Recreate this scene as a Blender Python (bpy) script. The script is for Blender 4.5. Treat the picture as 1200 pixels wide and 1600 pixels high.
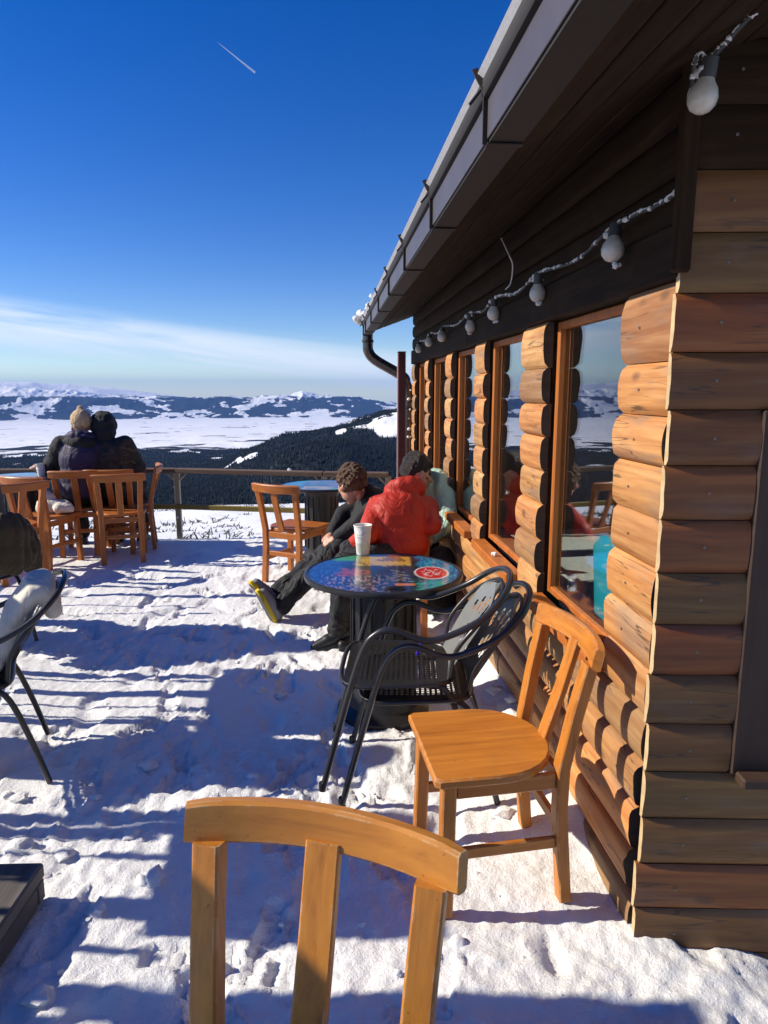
import bpy, bmesh, math, random
import numpy as np
from mathutils import Vector, Matrix, Quaternion, noise as mnoise
R = math.radians
random.seed(7)
S = bpy.context.scene
for o in list(bpy.data.objects): bpy.data.objects.remove(o)
C = S.collection

# ------------------------------------------------------------------ camera
F, PT, YW, H = 1080.0, R(9.87), R(4.6), 1.58          # focal length (px of a 1200x1600 frame), pitch, yaw, eye height
cam = bpy.data.objects.new('camera', bpy.data.cameras.new('camera')); C.objects.link(cam); S.camera = cam
cam.data.sensor_fit = 'VERTICAL'; cam.data.sensor_height = 36; cam.data.lens = 36*F/1600
cam.data.clip_start = 0.05; cam.data.clip_end = 200000
cam.location = (0, 0, H); cam.rotation_euler = (R(90)-PT, 0, -YW)
def ray(px, py):
    r = px-600; u = 800-py
    f = F*math.cos(PT)+u*math.sin(PT); z = u*math.cos(PT)-F*math.sin(PT)
    return Vector((f*math.sin(YW)+r*math.cos(YW), f*math.cos(YW)-r*math.sin(YW), z))
def at(px, py, x=None, y=None, z=None):                # point of the photograph on a known plane of the place
    d = ray(px, py)
    t = x/d.x if x is not None else (y/d.y if y is not None else (z-H)/d.z)
    return Vector((0, 0, H))+d*t

# ------------------------------------------------------------------ sky and sun
SUN_EL, SUN_AZ = R(32.5), R(-5.2)                      # light travels along (cos az, sin az)
W = bpy.data.worlds.new('World'); S.world = W; W.use_nodes = True
wt = W.node_tree; wn = wt.nodes; wl = wt.links
for n in list(wn): wn.remove(n)
def wnode(t, **k):
    n = wn.new(t)
    for a, b in k.items(): setattr(n, a, b)
    return n
sky = wnode('ShaderNodeTexSky', sky_type='NISHITA', sun_disc=False, sun_elevation=SUN_EL, altitude=1900, air_density=1.0, dust_density=0.0, ozone_density=2.2)
sky.sun_rotation = R(-90)-SUN_AZ
hsv = wnode('ShaderNodeHueSaturation'); hsv.inputs['Saturation'].default_value = 1.42; hsv.inputs['Value'].default_value = 1.0
hsv.inputs['Hue'].default_value = 0.52
wl.new(sky.outputs[0], hsv.inputs['Color'])
tc = wnode('ShaderNodeTexCoord'); sx = wnode('ShaderNodeSeparateXYZ'); wl.new(tc.outputs['Generated'], sx.inputs[0])
def wm(op, a, b=None, c=None):
    n = wnode('ShaderNodeMath', operation=op)
    for i, v in enumerate((a, b, c)):
        if v is None: continue
        if isinstance(v, (int, float)): n.inputs[i].default_value = v
        else: wl.new(v, n.inputs[i])
    return n.outputs[0]
def wstep(v, a, b):
    n = wnode('ShaderNodeMapRange', interpolation_type='SMOOTHSTEP')
    wl.new(v, n.inputs[0]); n.inputs[1].default_value = a; n.inputs[2].default_value = b
    return n.outputs[0]
az = wm('ARCTAN2', sx.outputs[0], sx.outputs[1]); el = wm('ARCSINE', sx.outputs[2])
elT = wm('ADD', el, wm('MULTIPLY', az, 0.11))           # the cirrus sheet slopes down towards the right
cx = wnode('ShaderNodeCombineXYZ'); wl.new(wm('MULTIPLY', az, 2.2), cx.inputs[0]); wl.new(wm('MULTIPLY', elT, 34.0), cx.inputs[1])
n1 = wnode('ShaderNodeTexNoise'); n1.inputs['Scale'].default_value = 1.0; n1.inputs['Detail'].default_value = 7; n1.inputs['Roughness'].default_value = 0.58; n1.inputs['Distortion'].default_value = 0.6
wl.new(cx.outputs[0], n1.inputs['Vector'])
band = wm('MULTIPLY', wstep(elT, 0.0, 0.03), wm('SUBTRACT', 1.0, wstep(elT, 0.045, 0.078)))
cm = wm('MULTIPLY', wstep(n1.outputs[0], 0.27, 0.60), band)
lowhaze = wm('MULTIPLY', wm('SUBTRACT', 1.0, wstep(el, 0.0, 0.08)), 0.18)
cm = wm('MAXIMUM', wm('MULTIPLY', cm, 0.85), lowhaze)
mixc = wnode('ShaderNodeMix', data_type='RGBA'); wl.new(cm, mixc.inputs[0]); wl.new(hsv.outputs[0], mixc.inputs[6]); mixc.inputs[7].default_value = (6.6, 7.2, 8.0, 1)
bg = wnode('ShaderNodeBackground'); bg.inputs[1].default_value = 0.11
wl.new(mixc.outputs[2], bg.inputs[0])
wo = wnode('ShaderNodeOutputWorld'); wl.new(bg.outputs[0], wo.inputs[0])
sd = Vector((math.cos(SUN_AZ)*math.cos(SUN_EL), math.sin(SUN_AZ)*math.cos(SUN_EL), -math.sin(SUN_EL)))
sun = bpy.data.objects.new('sun', bpy.data.lights.new('sun', 'SUN')); C.objects.link(sun)
sun.data.energy = 5.0; sun.data.angle = R(0.55); sun.data.color = (1.0, 0.92, 0.78)
sun.rotation_euler = sd.to_track_quat('-Z', 'Y').to_euler(); sun.location = (-8, 0, 9)
S.view_settings.view_transform = 'Standard'; S.view_settings.look = 'None'; S.view_settings.exposure = 0.38; S.view_settings.gamma = 1
S.view_settings.use_curve_mapping = False

# ------------------------------------------------------------------ material helpers
class MT:
    def __init__(s, name):
        s.m = bpy.data.materials.new(name); s.m.use_nodes = True; s.t = s.m.node_tree
        s.b = s.t.nodes['Principled BSDF']; s.out = s.t.nodes['Material Output']
    def n(s, t, **k):
        x = s.t.nodes.new(t)
        for a, b in k.items(): setattr(x, a, b)
        return x
    def l(s, a, b): s.t.links.new(a, b)
    def set(s, **k):
        for a, v in k.items():
            a = a.replace('_', ' ')
            if isinstance(v, tuple) and len(v) == 3: v = (*v, 1)
            if isinstance(v, (int, float, tuple)): s.b.inputs[a].default_value = v
            else: s.l(v, s.b.inputs[a])
        return s
    def math(s, op, a, b=None, c=None, clamp=False):
        x = s.n('ShaderNodeMath', operation=op); x.use_clamp = clamp
        for i, v in enumerate((a, b, c)):
            if v is None: continue
            if isinstance(v, (int, float)): x.inputs[i].default_value = v
            else: s.l(v, x.inputs[i])
        return x.outputs[0]
    def step(s, v, a, b):
        x = s.n('ShaderNodeMapRange', interpolation_type='SMOOTHSTEP'); s.l(v, x.inputs[0]); x.inputs[1].default_value = a; x.inputs[2].default_value = b
        return x.outputs[0]
    def mix(s, f, a, b, blend='MIX'):
        x = s.n('ShaderNodeMix', data_type='RGBA', blend_type=blend)
        for i, v in ((0, f), (6, a), (7, b)):
            if isinstance(v, tuple): x.inputs[i].default_value = (*v, 1) if len(v) == 3 else v
            elif isinstance(v, (int, float)): x.inputs[i].default_value = v
            else: s.l(v, x.inputs[i])
        return x.outputs[2]
    def coord(s, kind='Object', scale=(1, 1, 1), rnd=0.0):
        c = s.n('ShaderNodeTexCoord').outputs[kind]
        if rnd:
            oi = s.n('ShaderNodeObjectInfo'); v = s.n('ShaderNodeVectorMath', operation='ADD')
            cmb = s.n('ShaderNodeCombineXYZ')
            r = s.math('MULTIPLY', oi.outputs['Random'], rnd)
            for i in range(3): s.l(s.math('MULTIPLY', r, (1, 0.37, 0.73)[i]), cmb.inputs[i])
            s.l(c, v.inputs[0]); s.l(cmb.outputs[0], v.inputs[1]); c = v.outputs[0]
        mp = s.n('ShaderNodeMapping'); s.l(c, mp.inputs[0]); mp.inputs['Scale'].default_value = scale
        return mp.outputs[0]
    def noise(s, vec, scale=1, detail=4, rough=0.55, dist=0.0):
        x = s.n('ShaderNodeTexNoise'); s.l(vec, x.inputs['Vector'])
        for k, v in (('Scale', scale), ('Detail', detail), ('Roughness', rough), ('Distortion', dist)): x.inputs[k].default_value = v
        return x.outputs[0]
    def ramp(s, v, stops):
        x = s.n('ShaderNodeValToRGB'); s.l(v, x.inputs[0]); e = x.color_ramp.elements
        while len(e) < len(stops): e.new(0.5)
        for i, (p, c) in enumerate(stops): e[i].position = p; e[i].color = (*c, 1)
        return x.outputs[0]
    def bump(s, v, strength=0.3, dist=0.01):
        x = s.n('ShaderNodeBump'); x.inputs['Strength'].default_value = strength; x.inputs['Distance'].default_value = dist
        s.l(v, x.inputs['Height']); s.l(x.outputs[0], s.b.inputs['Normal'])
def simple(name, col, rough=0.6, metal=0.0, var=0.25, nscale=18, bump=0.0, bdist=0.004, **k):
    m = MT(name); c = m.coord('Object')
    n = m.noise(c, nscale, 5, 0.6)
    m.set(Base_Color=m.mix(n, tuple(x*(1-var) for x in col), tuple(min(1, x*(1+var)) for x in col)), Roughness=rough, Metallic=metal, **k)
    if bump: m.bump(m.noise(c, nscale*4, 5, 0.65), bump, bdist)
    return m.m

def wood(name, stops, axis, rough=0.42, rnd=40.0, bump=0.12, coat=0.0, tone=None, gs=1.0, sun_grey=0.0, ring=0.07, cracks=False, worn=False):
    m = MT(name); sc = [16*gs]*3; sc[axis] = 1.1*gs
    v = m.coord('Object', tuple(sc), rnd)
    g = m.noise(v, 1.0, 6, 0.62, 1.3)
    sc2 = [90*gs]*3; sc2[axis] = 3.0*gs
    fine = m.noise(m.coord('Object', tuple(sc2), rnd), 1.0, 3, 0.6)
    sw = [1.0*gs]*3; sw[axis] = 0.16*gs
    wv = m.n('ShaderNodeTexWave', wave_type='RINGS', rings_direction='XYZ'[axis]); m.l(m.coord('Object', tuple(sw), rnd), wv.inputs['Vector'])
    for k_, v_ in (('Scale', 8.0), ('Distortion', 11.0), ('Detail', 3.0), ('Detail Scale', 1.6), ('Detail Roughness', 0.6)): wv.inputs[k_].default_value = v_
    gg = m.math('ADD', m.math('ADD', m.math('MULTIPLY', g, 0.72), m.math('MULTIPLY', fine, 0.20)), m.math('MULTIPLY', wv.outputs['Fac'], ring))
    col = m.ramp(gg, stops)
    if tone:
        oi = m.n('ShaderNodeObjectInfo')
        t = oi.outputs['Color'] if tone == 'color' else m.ramp(oi.outputs['Random'], tone); col = m.mix(1.0, col, t, 'MULTIPLY')
    blot = m.noise(m.coord('Object', (2.2, 2.2, 2.2), rnd), 1.5, 3, 0.6)
    col = m.mix(m.math('MULTIPLY', m.step(blot, 0.52, 0.75), 0.45), col, m.mix(0.5, col, (0.10, 0.06, 0.035)))
    if sun_grey:
        gn = m.noise(m.coord('Object', (1.4, 6, 6), rnd), 2, 4, 0.6)
        col = m.mix(m.math('MULTIPLY', m.step(gn, 0.5, 0.72), sun_grey), col, (0.20, 0.16, 0.125))
    if cracks:
        sk = [26]*3; sk[axis] = 1.6
        ck = m.noise(m.coord('Object', tuple(sk), rnd), 1.0, 2, 0.5, 0.4)
        ckm = m.math('MULTIPLY', m.math('SUBTRACT', 1.0, m.step(m.math('ABSOLUTE', m.math('SUBTRACT', ck, 0.5)), 0.004, 0.014)), m.step(blot, 0.44, 0.56))
        vo = m.n('ShaderNodeTexVoronoi', feature='F1'); sv = [7.0]*3; sv[axis] = 3.6; m.l(m.coord('Object', tuple(sv), rnd), vo.inputs['Vector']); vo.inputs['Scale'].default_value = 1.0
        kn = m.math('SUBTRACT', 1.0, m.step(vo.outputs['Distance'], 0.05, 0.16))
        col = m.mix(m.math('MULTIPLY', kn, 0.7), col, (0.09, 0.04, 0.018)); col = m.mix(m.math('MULTIPLY', ckm, 0.75), col, (0.05, 0.028, 0.016))
    m.set(Base_Color=col, Roughness=rough)
    if coat: m.set(Coat_Weight=coat, Coat_Roughness=0.25)
    if worn:
        bv = m.n('ShaderNodeBevel'); bv.samples = 4; bv.inputs['Radius'].default_value = 0.006
        ge = m.n('ShaderNodeNewGeometry'); dt = m.n('ShaderNodeVectorMath', operation='DOT_PRODUCT'); m.l(bv.outputs[0], dt.inputs[0]); m.l(ge.outputs['Normal'], dt.inputs[1])
        ed = m.math('SUBTRACT', 1.0, m.step(dt.outputs['Value'], 0.90, 0.985))
        wn_ = m.step(m.noise(m.coord('Object', (1, 1, 1), rnd), 22, 5, 0.7), 0.46, 0.60)
        ms = m.math('MULTIPLY', ed, m.math('MULTIPLY', wn_, 0.8)); col = m.mix(ms, col, (0.62, 0.44, 0.24))
        scr = m.noise(m.coord('Object', (70, 70, 70), rnd), 1.0, 2, 0.6); col = m.mix(m.math('MULTIPLY', m.step(scr, 0.70, 0.74), 0.6), col, (0.10, 0.05, 0.02))
        m.set(Base_Color=col, Roughness=m.math('ADD', rough, m.math('MULTIPLY', m.noise(m.coord('Object', (1, 1, 1), rnd), 9, 4, 0.6), 0.25)))
    m.bump(gg, bump, 0.006)
    return m.m
PINE = [(0.24, (0.22, 0.068, 0.008)), (0.42, (0.44, 0.160, 0.017)), (0.62, (0.55, 0.220, 0.025)), (0.82, (0.61, 0.275, 0.042))]
M = {}
def ctone(a): return [(0.0, a), (1.0, (1, 1, 1))]
for ax, k in ((0, 'chair_x'), (1, 'chair_y'), (2, 'chair_z')): M[k] = wood('varnished_pine_'+'xyz'[ax], PINE, ax, 0.38, coat=0.12, tone='color', worn=True, bump=0.25)
LOG = [(0.2, (0.17, 0.070, 0.022)), (0.38, (0.40, 0.205, 0.072)), (0.54, (0.53, 0.315, 0.130)), (0.72, (0.66, 0.46, 0.225))]
LTONE = [(0.0, (0.62, 0.44, 0.36)), (0.2, (0.50, 0.48, 0.50)), (0.36, (0.98, 0.74, 0.52)), (0.55, (0.88, 0.78, 0.62)), (0.75, (1.05, 0.68, 0.42)), (1.0, (1.02, 0.96, 0.86))]
M['log'] = wood('cabin_log', LOG, 0, 0.62, 60.0, 0.45, 0.0, LTONE, 1.0, 0.55, 0.10, True)
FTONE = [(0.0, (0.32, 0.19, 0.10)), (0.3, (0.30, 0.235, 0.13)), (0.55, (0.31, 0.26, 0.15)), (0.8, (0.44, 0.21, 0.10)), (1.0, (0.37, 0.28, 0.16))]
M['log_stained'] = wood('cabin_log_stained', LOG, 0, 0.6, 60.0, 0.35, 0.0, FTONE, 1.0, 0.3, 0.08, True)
M['log_end'] = wood('log_end_grain', [(0.25, (0.36, 0.23, 0.11)), (0.55, (0.55, 0.40, 0.21)), (0.85, (0.66, 0.50, 0.29))], 1, 0.7, 60.0, 0.3)
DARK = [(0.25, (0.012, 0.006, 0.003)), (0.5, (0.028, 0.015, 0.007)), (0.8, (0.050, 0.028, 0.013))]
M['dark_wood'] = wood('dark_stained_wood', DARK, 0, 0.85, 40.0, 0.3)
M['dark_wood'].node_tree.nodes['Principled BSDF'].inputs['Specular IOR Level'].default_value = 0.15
M['frame'] = wood('window_frame_wood', [(0.25, (0.25, 0.062, 0.006)), (0.55, (0.44, 0.125, 0.012)), (0.85, (0.52, 0.17, 0.02))], 2, 0.6, 30, 0.1, 0.0)
M['frame_dark'] = wood('dark_window_frame_wood', [(0.25, (0.030, 0.014, 0.008)), (0.55, (0.055, 0.028, 0.015)), (0.85, (0.075, 0.042, 0.024))], 2, 0.7, 30, 0.1)
M['plank_grey'] = wood('weathered_plank', [(0.25, (0.045, 0.04, 0.036)), (0.5, (0.10, 0.09, 0.08)), (0.85, (0.18, 0.165, 0.15))], 0, 0.75, 30, 0.6)
M['rail_wood'] = wood('rail_plank', [(0.25, (0.05, 0.03, 0.02)), (0.5, (0.13, 0.08, 0.05)), (0.85, (0.22, 0.15, 0.10))], 0, 0.7, 30, 0.5)
M['nail'] = simple('nail_steel', (0.16, 0.14, 0.12), 0.5, 0.5)
M['gutter'] = simple('brown_sheet_metal', (0.085, 0.075, 0.078), 0.45, 0.1, 0.35, 5, 0.1)
M['gutter_rim'] = simple('dark_sheet_metal', (0.012, 0.008, 0.006), 0.7, 0.0, 0.15, 8)
M['pipe'] = simple('drain_pipe_metal', (0.12, 0.095, 0.085), 0.22, 0.75, 0.2, 8)
M['black_metal'] = simple('black_tube_paint', (0.022, 0.021, 0.021), 0.34, 0.0, 0.3, 30, 0.05, 0.001, Coat_Weight=0.25, Coat_Roughness=0.25)
M['grey_sheet'] = simple('grey_sheet_paint', (0.22, 0.225, 0.215), 0.40, 0.2, 0.25, 12, 0.05, 0.001)
M['black_plastic'] = simple('black_pedestal', (0.016, 0.016, 0.017), 0.45, 0.0, 0.3, 14, 0.1)
M['red_post'] = simple('dark_red_paint', (0.085, 0.010, 0.010), 0.42, 0.0, 0.35, 9, 0.2, 0.003)
M['mustard'] = wood('mustard_rail', [(0.2, (0.12, 0.085, 0.015)), (0.5, (0.26, 0.19, 0.035)), (0.8, (0.36, 0.27, 0.06))], 0, 0.6, 30, 0.4)
M['galv'] = simple('galvanised_steel', (0.36, 0.31, 0.20), 0.5, 0.35, 0.4, 20, 0.2)
M['bulb'] = simple('frosted_bulb', (0.55, 0.52, 0.44), 0.28, 0.0, 0.2, 22, 0.1, Coat_Weight=0.4)
M['cable'] = simple('cable_rubber', (0.05, 0.05, 0.05), 0.6)
M['teal'] = simple('teal_upholstery', (0.004, 0.36, 0.48), 0.75, 0, 0.15, 40, 0.2)
M['paper'] = simple('white_paper_cup', (0.80, 0.78, 0.74), 0.55, 0, 0.05, 20)
M['interior'] = simple('interior_wood', (0.16, 0.095, 0.05), 0.7, 0, 0.3, 3)
M['asphalt'] = simple('roofing_felt', (0.05, 0.045, 0.045), 0.85)
M['board_white'] = simple('board_panel', (0.5, 0.5, 0.48), 0.5)

def snow_mat(name, fine=True):
    m = MT(name); c = m.coord('Object')
    n = m.noise(c, 7, 5, 0.6); d = m.noise(c, 2.3, 6, 0.7)
    col = m.mix(n, (0.86, 0.855, 0.84), (0.94, 0.935, 0.92))
    dirt = m.math('MULTIPLY', m.step(m.noise(c, 26, 4, 0.75), 0.66, 0.80), m.step(d, 0.46, 0.62))
    col = m.mix(m.math('MULTIPLY', dirt, 0.42), col, (0.30, 0.28, 0.27))
    m.set(Base_Color=col, Roughness=0.55, Specular_IOR_Level=0.35)
    if fine:
        a = m.noise(c, 110, 6, 0.75); b = m.noise(c, 30, 6, 0.7)
        m.bump(m.math('ADD', m.math('MULTIPLY', a, 0.4), b), 0.65, 0.02)
    return m.m
M['snow'] = snow_mat('trodden_snow')
M['frost'] = simple('frost', (0.72, 0.71, 0.69), 0.7, 0, 0.12, 60, 0.5, 0.006)

def cloth(name, col, rough=0.8, var=0.2, sc=10, bump=0.35, bd=0.02, pat=None, sheen=0.03):
    m = MT(name); c = m.coord('Object')
    n = m.noise(c, sc, 4, 0.6)
    base = m.mix(n, tuple(x*(1-var) for x in col), tuple(min(1, x*(1+var)) for x in col))
    if pat:
        for (pc, scale, a, b) in pat: base = m.mix(m.step(m.noise(m.coord('Object', scale), 1.0, 3, 0.6, 0.8), a, b), base, pc)
    m.set(Base_Color=base, Roughness=rough, Sheen_Weight=sheen)
    w = m.noise(m.coord('Object', (1, 1, 0.5)), 6.5, 2, 0.5, 1.6); f = m.noise(c, 160, 3, 0.6)
    cr = m.math('POWER', m.math('MULTIPLY', m.math('ABSOLUTE', m.math('SUBTRACT', w, 0.5)), 2.0), 0.6)       # soft pleats with sharp creases
    m.bump(m.math('ADD', cr, m.math('MULTIPLY', f, 0.05)), bump, bd)
    return m.m
M['red_cloth'] = cloth('red_shell_fabric', (0.42, 0.018, 0.004), 0.6, 0.12, 6, 0.4, 0.025, sheen=0.0)
M['mint_cloth'] = cloth('mint_shell_fabric', (0.36, 0.52, 0.43), 0.55, 0.12, 6, 0.5, 0.03)
M['black_cloth'] = cloth('black_fabric', (0.008, 0.008, 0.009), 0.8, 0.3, 10)
M['purple_cloth'] = cloth('purple_printed_fabric', (0.022, 0.012, 0.05), 0.65, 0.4, 8, 0.4, 0.02, pat=[((0.30, 0.20, 0.36), (9, 9, 34), 0.64, 0.70)])
M['camo_cloth'] = cloth('brown_camouflage_fabric', (0.040, 0.026, 0.016), 0.8, 0.3, 10, 0.4, 0.02, pat=[((0.012, 0.011, 0.010), (14, 14, 14), 0.5, 0.55), ((0.10, 0.062, 0.032), (11, 11, 18), 0.60, 0.64)])
M['olive_cloth'] = cloth('olive_brown_fabric', (0.055, 0.040, 0.018), 0.85, 0.4, 14, 0.6, 0.03)
M['cream_cloth'] = cloth('cream_fabric', (0.66, 0.60, 0.50), 0.75, 0.06, 8, 0.4, 0.02)
M['beanie'] = cloth('beige_knit', (0.46, 0.33, 0.19), 0.9, 0.2, 40, 0.6, 0.01)
M['dark_trousers'] = cloth('dark_trouser_fabric', (0.008, 0.008, 0.009), 0.75, 0.3, 10, 0.6, 0.03)
M['grey_cloth'] = cloth('charcoal_fabric', (0.05, 0.05, 0.055), 0.8)
M['skin'] = simple('skin', (0.50, 0.26, 0.17), 0.5, 0, 0.1, 14, 0.05, Subsurface_Weight=0.0)
def hair_mat(name, a, b):
    m = MT(name); c = m.coord('Object', (1, 1, 1)); n = m.noise(c, 48, 4, 0.7, 2.0)
    m.set(Base_Color=m.mix(n, a, b), Roughness=0.45); m.bump(n, 0.9, 0.02); return m.m
M['hair_brown'] = hair_mat('brown_hair', (0.035, 0.014, 0.006), (0.20, 0.095, 0.038))
M['hair_dark'] = hair_mat('dark_hair', (0.008, 0.006, 0.005), (0.035, 0.022, 0.015))
M['shoe_grey'] = simple('grey_mesh_shoe', (0.22, 0.22, 0.24), 0.7, 0, 0.3, 60, 0.3)
M['shoe_yellow'] = simple('yellow_foam_sole', (0.62, 0.46, 0.02), 0.6, 0, 0.1)
M['shoe_black'] = simple('black_boot_leather', (0.014, 0.013, 0.013), 0.45, 0, 0.3, 30, 0.2)
M['violet'] = simple('violet_plastic', (0.10, 0.03, 0.62), 0.4)
m = MT('window_glass')
gl = m.n('ShaderNodeBsdfGlossy'); gl.inputs['Roughness'].default_value = 0.0; gl.inputs['Color'].default_value = (0.95, 0.97, 1, 1)
tr = m.n('ShaderNodeBsdfTransparent'); tr.inputs['Color'].default_value = (0.90, 0.93, 0.92, 1)
ge = m.n('ShaderNodeNewGeometry'); dt = m.n('ShaderNodeVectorMath', operation='DOT_PRODUCT'); m.l(ge.outputs['Incoming'], dt.inputs[0]); m.l(ge.outputs['Normal'], dt.inputs[1])
r1_ = m.math('ADD', 0.047, m.math('MULTIPLY', 0.953, m.math('POWER', m.math('SUBTRACT', 1.0, m.math('ABSOLUTE', dt.outputs['Value'])), 5.0)))   # Fresnel of one surface
rr4 = m.math('DIVIDE', m.math('MULTIPLY', r1_, 2.0), m.math('ADD', 1.0, r1_))                                                              # double glazing: two surfaces for each face
mx = m.n('ShaderNodeMixShader'); m.l(rr4, mx.inputs[0]); m.l(tr.outputs[0], mx.inputs[1]); m.l(gl.outputs[0], mx.inputs[2]); m.l(mx.outputs[0], m.out.inputs[0])
M['glass'] = m.m

# ------------------------------------------------------------------ mesh helpers
_bc = {}
def bev_box(sx, sy, sz, b, seg=1):
    k = (round(sx, 4), round(sy, 4), round(sz, 4), round(b, 4), seg)
    if k not in _bc:
        bm = bmesh.new(); bmesh.ops.create_cube(bm, size=1.0)
        for v in bm.verts: v.co = Vector((v.co.x*sx, v.co.y*sy, v.co.z*sz))
        if b > 0: bmesh.ops.bevel(bm, geom=bm.edges[:], offset=min(b, 0.45*min(sx, sy, sz)), segments=seg, profile=0.5, affect='EDGES')
        bm.verts.index_update()
        _bc[k] = ([v.co.copy() for v in bm.verts], [[v.index for v in f.verts] for f in bm.faces]); bm.free()
    return _bc[k]
def frame_of(d, up=Vector((0, 0, 1))):
    d = d.normalized()
    if abs(d.dot(up)) > 0.98: up = Vector((0, 1, 0))
    x = up.cross(d).normalized(); y = d.cross(x).normalized()
    return x, y, d
def catmull(pts, n=6, closed=False):
    P = [Vector(p) for p in pts]; out = []; L = len(P)
    for i in range(L if closed else L-1):
        p0 = P[(i-1) % L] if closed or i > 0 else P[0]*2-P[1]; p1 = P[i]; p2 = P[(i+1) % L]
        p3 = P[(i+2) % L] if closed or i+2 < L else P[-1]*2-P[-2]
        for k in range(n):
            t = k/n
            out.append(0.5*((2*p1)+(p2-p0)*t+(2*p0-5*p1+4*p2-p3)*t*t+(3*p1-p0-3*p2+p3)*t**3))
    if not closed: out.append(P[-1])
    return out
class MB:
    def __init__(s): s.v = []; s.f = []; s.m = []
    def add(s, v, f, mat=0, X=None):
        o = len(s.v); s.v += [(X @ p if X else Vector(p)) for p in v]; s.f += [[i+o for i in q] for q in f]; s.m += [mat]*len(f); return s
    def box(s, c, size, bev=0.004, mat=0, X=None, seg=1):
        v, f = bev_box(*size, bev, seg); T = Matrix.Translation(c)
        return s.add(v, f, mat, (X @ T) if X else T)
    def beam(s, p0, p1, w, t, up=(0, 0, 1), bev=0.004, mat=0):
        p0 = Vector(p0); p1 = Vector(p1); x, y, d = frame_of(p1-p0, Vector(up))
        T = Matrix((( x.x, y.x, d.x, 0), (x.y, y.y, d.y, 0), (x.z, y.z, d.z, 0), (0, 0, 0, 1))); T.translation = (p0+p1)/2
        v, f = bev_box(w, t, (p1-p0).length, bev); return s.add(v, f, mat, T)
    def sweep(s, path, prof, up=(0, 0, 1), caps=True, closed=False, mat=0, scale=None):
        path = [Vector(p) for p in path]; n = len(path); k = len(prof); o = len(s.v); px = None
        for i, p in enumerate(path):
            if closed: d = path[(i+1) % n]-path[i-1]
            else: d = path[min(i+1, n-1)]-path[max(i-1, 0)]
            d.normalize()
            if px is None: x, y, _ = frame_of(d, Vector(up))
            else:
                x = (px-d*px.dot(d)); x.normalize(); y = d.cross(x)
            px = x; q = scale[i] if scale else 1.0
            s.v += [p+x*a*q+y*b*q for a, b in prof]
        for i in range(n if closed else n-1):
            for j in range(k):
                a = o+i*k+j; b = o+i*k+(j+1) % k; c = o+((i+1) % n)*k+(j+1) % k; d_ = o+((i+1) % n)*k+j
                s.f.append([a, b, c, d_]); s.m.append(mat)
        if caps and not closed:
            s.f.append([o+j for j in range(k)][::-1]); s.f.append([o+(n-1)*k+j for j in range(k)]); s.m += [mat, mat]
        return s
    def tube(s, path, r, seg=8, **k): return s.sweep(path, [(r*math.cos(6.2832*i/seg), r*math.sin(6.2832*i/seg)) for i in range(seg)], **k)
    def lathe(s, prof, seg=24, c=(0, 0, 0), mat=0, cap=True):
        o = len(s.v); n = len(prof); c = Vector(c)
        for r, z in prof: s.v += [c+Vector((r*math.cos(6.2832*j/seg), r*math.sin(6.2832*j/seg), z)) for j in range(seg)]
        for i in range(n-1):
            for j in range(seg):
                s.f.append([o+i*seg+j, o+i*seg+(j+1) % seg, o+(i+1)*seg+(j+1) % seg, o+(i+1)*seg+j]); s.m.append(mat)
        if cap:
            s.f.append([o+j for j in range(seg)][::-1]); s.f.append([o+(n-1)*seg+j for j in range(seg)]); s.m += [mat, mat]
        return s
    def ball(s, c, r, seg=12, rings=8, mat=0, X=None):
        if isinstance(r, (int, float)): r = (r, r, r)
        o = len(s.v); v = []; f = []
        for i in range(1, rings):
            a = math.pi*i/rings
            for j in range(seg):
                b = 6.28318*j/seg; v.append(Vector((r[0]*math.sin(a)*math.cos(b), r[1]*math.sin(a)*math.sin(b), r[2]*math.cos(a))))
        v += [Vector((0, 0, r[2])), Vector((0, 0, -r[2]))]; t = len(v)-2
        for i in range(rings-2):
            for j in range(seg): f.append([i*seg+j, (i+1)*seg+j, (i+1)*seg+(j+1) % seg, i*seg+(j+1) % seg])
        for j in range(seg):
            f.append([t, j, (j+1) % seg]); f.append([t+1, (rings-2)*seg+(j+1) % seg, (rings-2)*seg+j])
        T = Matrix.Translation(c)
        return s.add(v, f, mat, (T @ X) if X else T)
    def mesh(s, name, mats, angle=35):
        me = bpy.data.meshes.new(name); me.from_pydata([tuple(p) for p in s.v], [], s.f)
        for x in (mats if isinstance(mats, (list, tuple)) else [mats]): me.materials.append(x)
        me.polygons.foreach_set('material_index', s.m)
        if angle: me.shade_smooth(); me.set_sharp_from_angle(angle=R(angle))
        me.update(); return me
    def build(s, name, mats, parent=None, angle=35):
        o = bpy.data.objects.new(name, s.mesh(name, mats, angle)); C.objects.link(o)
        if parent: o.parent = parent
        return o
def tag(o, label, cat=None, group=None, kind=None):
    if label: o['label'] = label
    if cat: o['category'] = cat
    if group: o['group'] = group
    if kind: o['kind'] = kind
    return o
def thing(name, label, cat, loc=(0, 0, 0), rz=0, group=None):
    o = bpy.data.objects.new(name, None); C.objects.link(o); o.location = loc; o.rotation_euler = (0, 0, rz); o.empty_display_size = 0.1
    return tag(o, label, cat, group)
def copy_tree(o, parent=None):
    c = o.copy(); C.objects.link(c); c.parent = parent
    for ch in list(o.children): copy_tree(ch, c)
    return c
def place(src, loc, rz, label, used=[], tone=(0.80, 0.60, 0.50, 1)):
    o = copy_tree(src) if src.name in used else src
    used.append(src.name); o.location = loc; o.rotation_euler = (0, 0, rz); o['label'] = label; o.scale = (1, 1, 1)
    for ch in o.children: ch.color = tone
    return o

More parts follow.
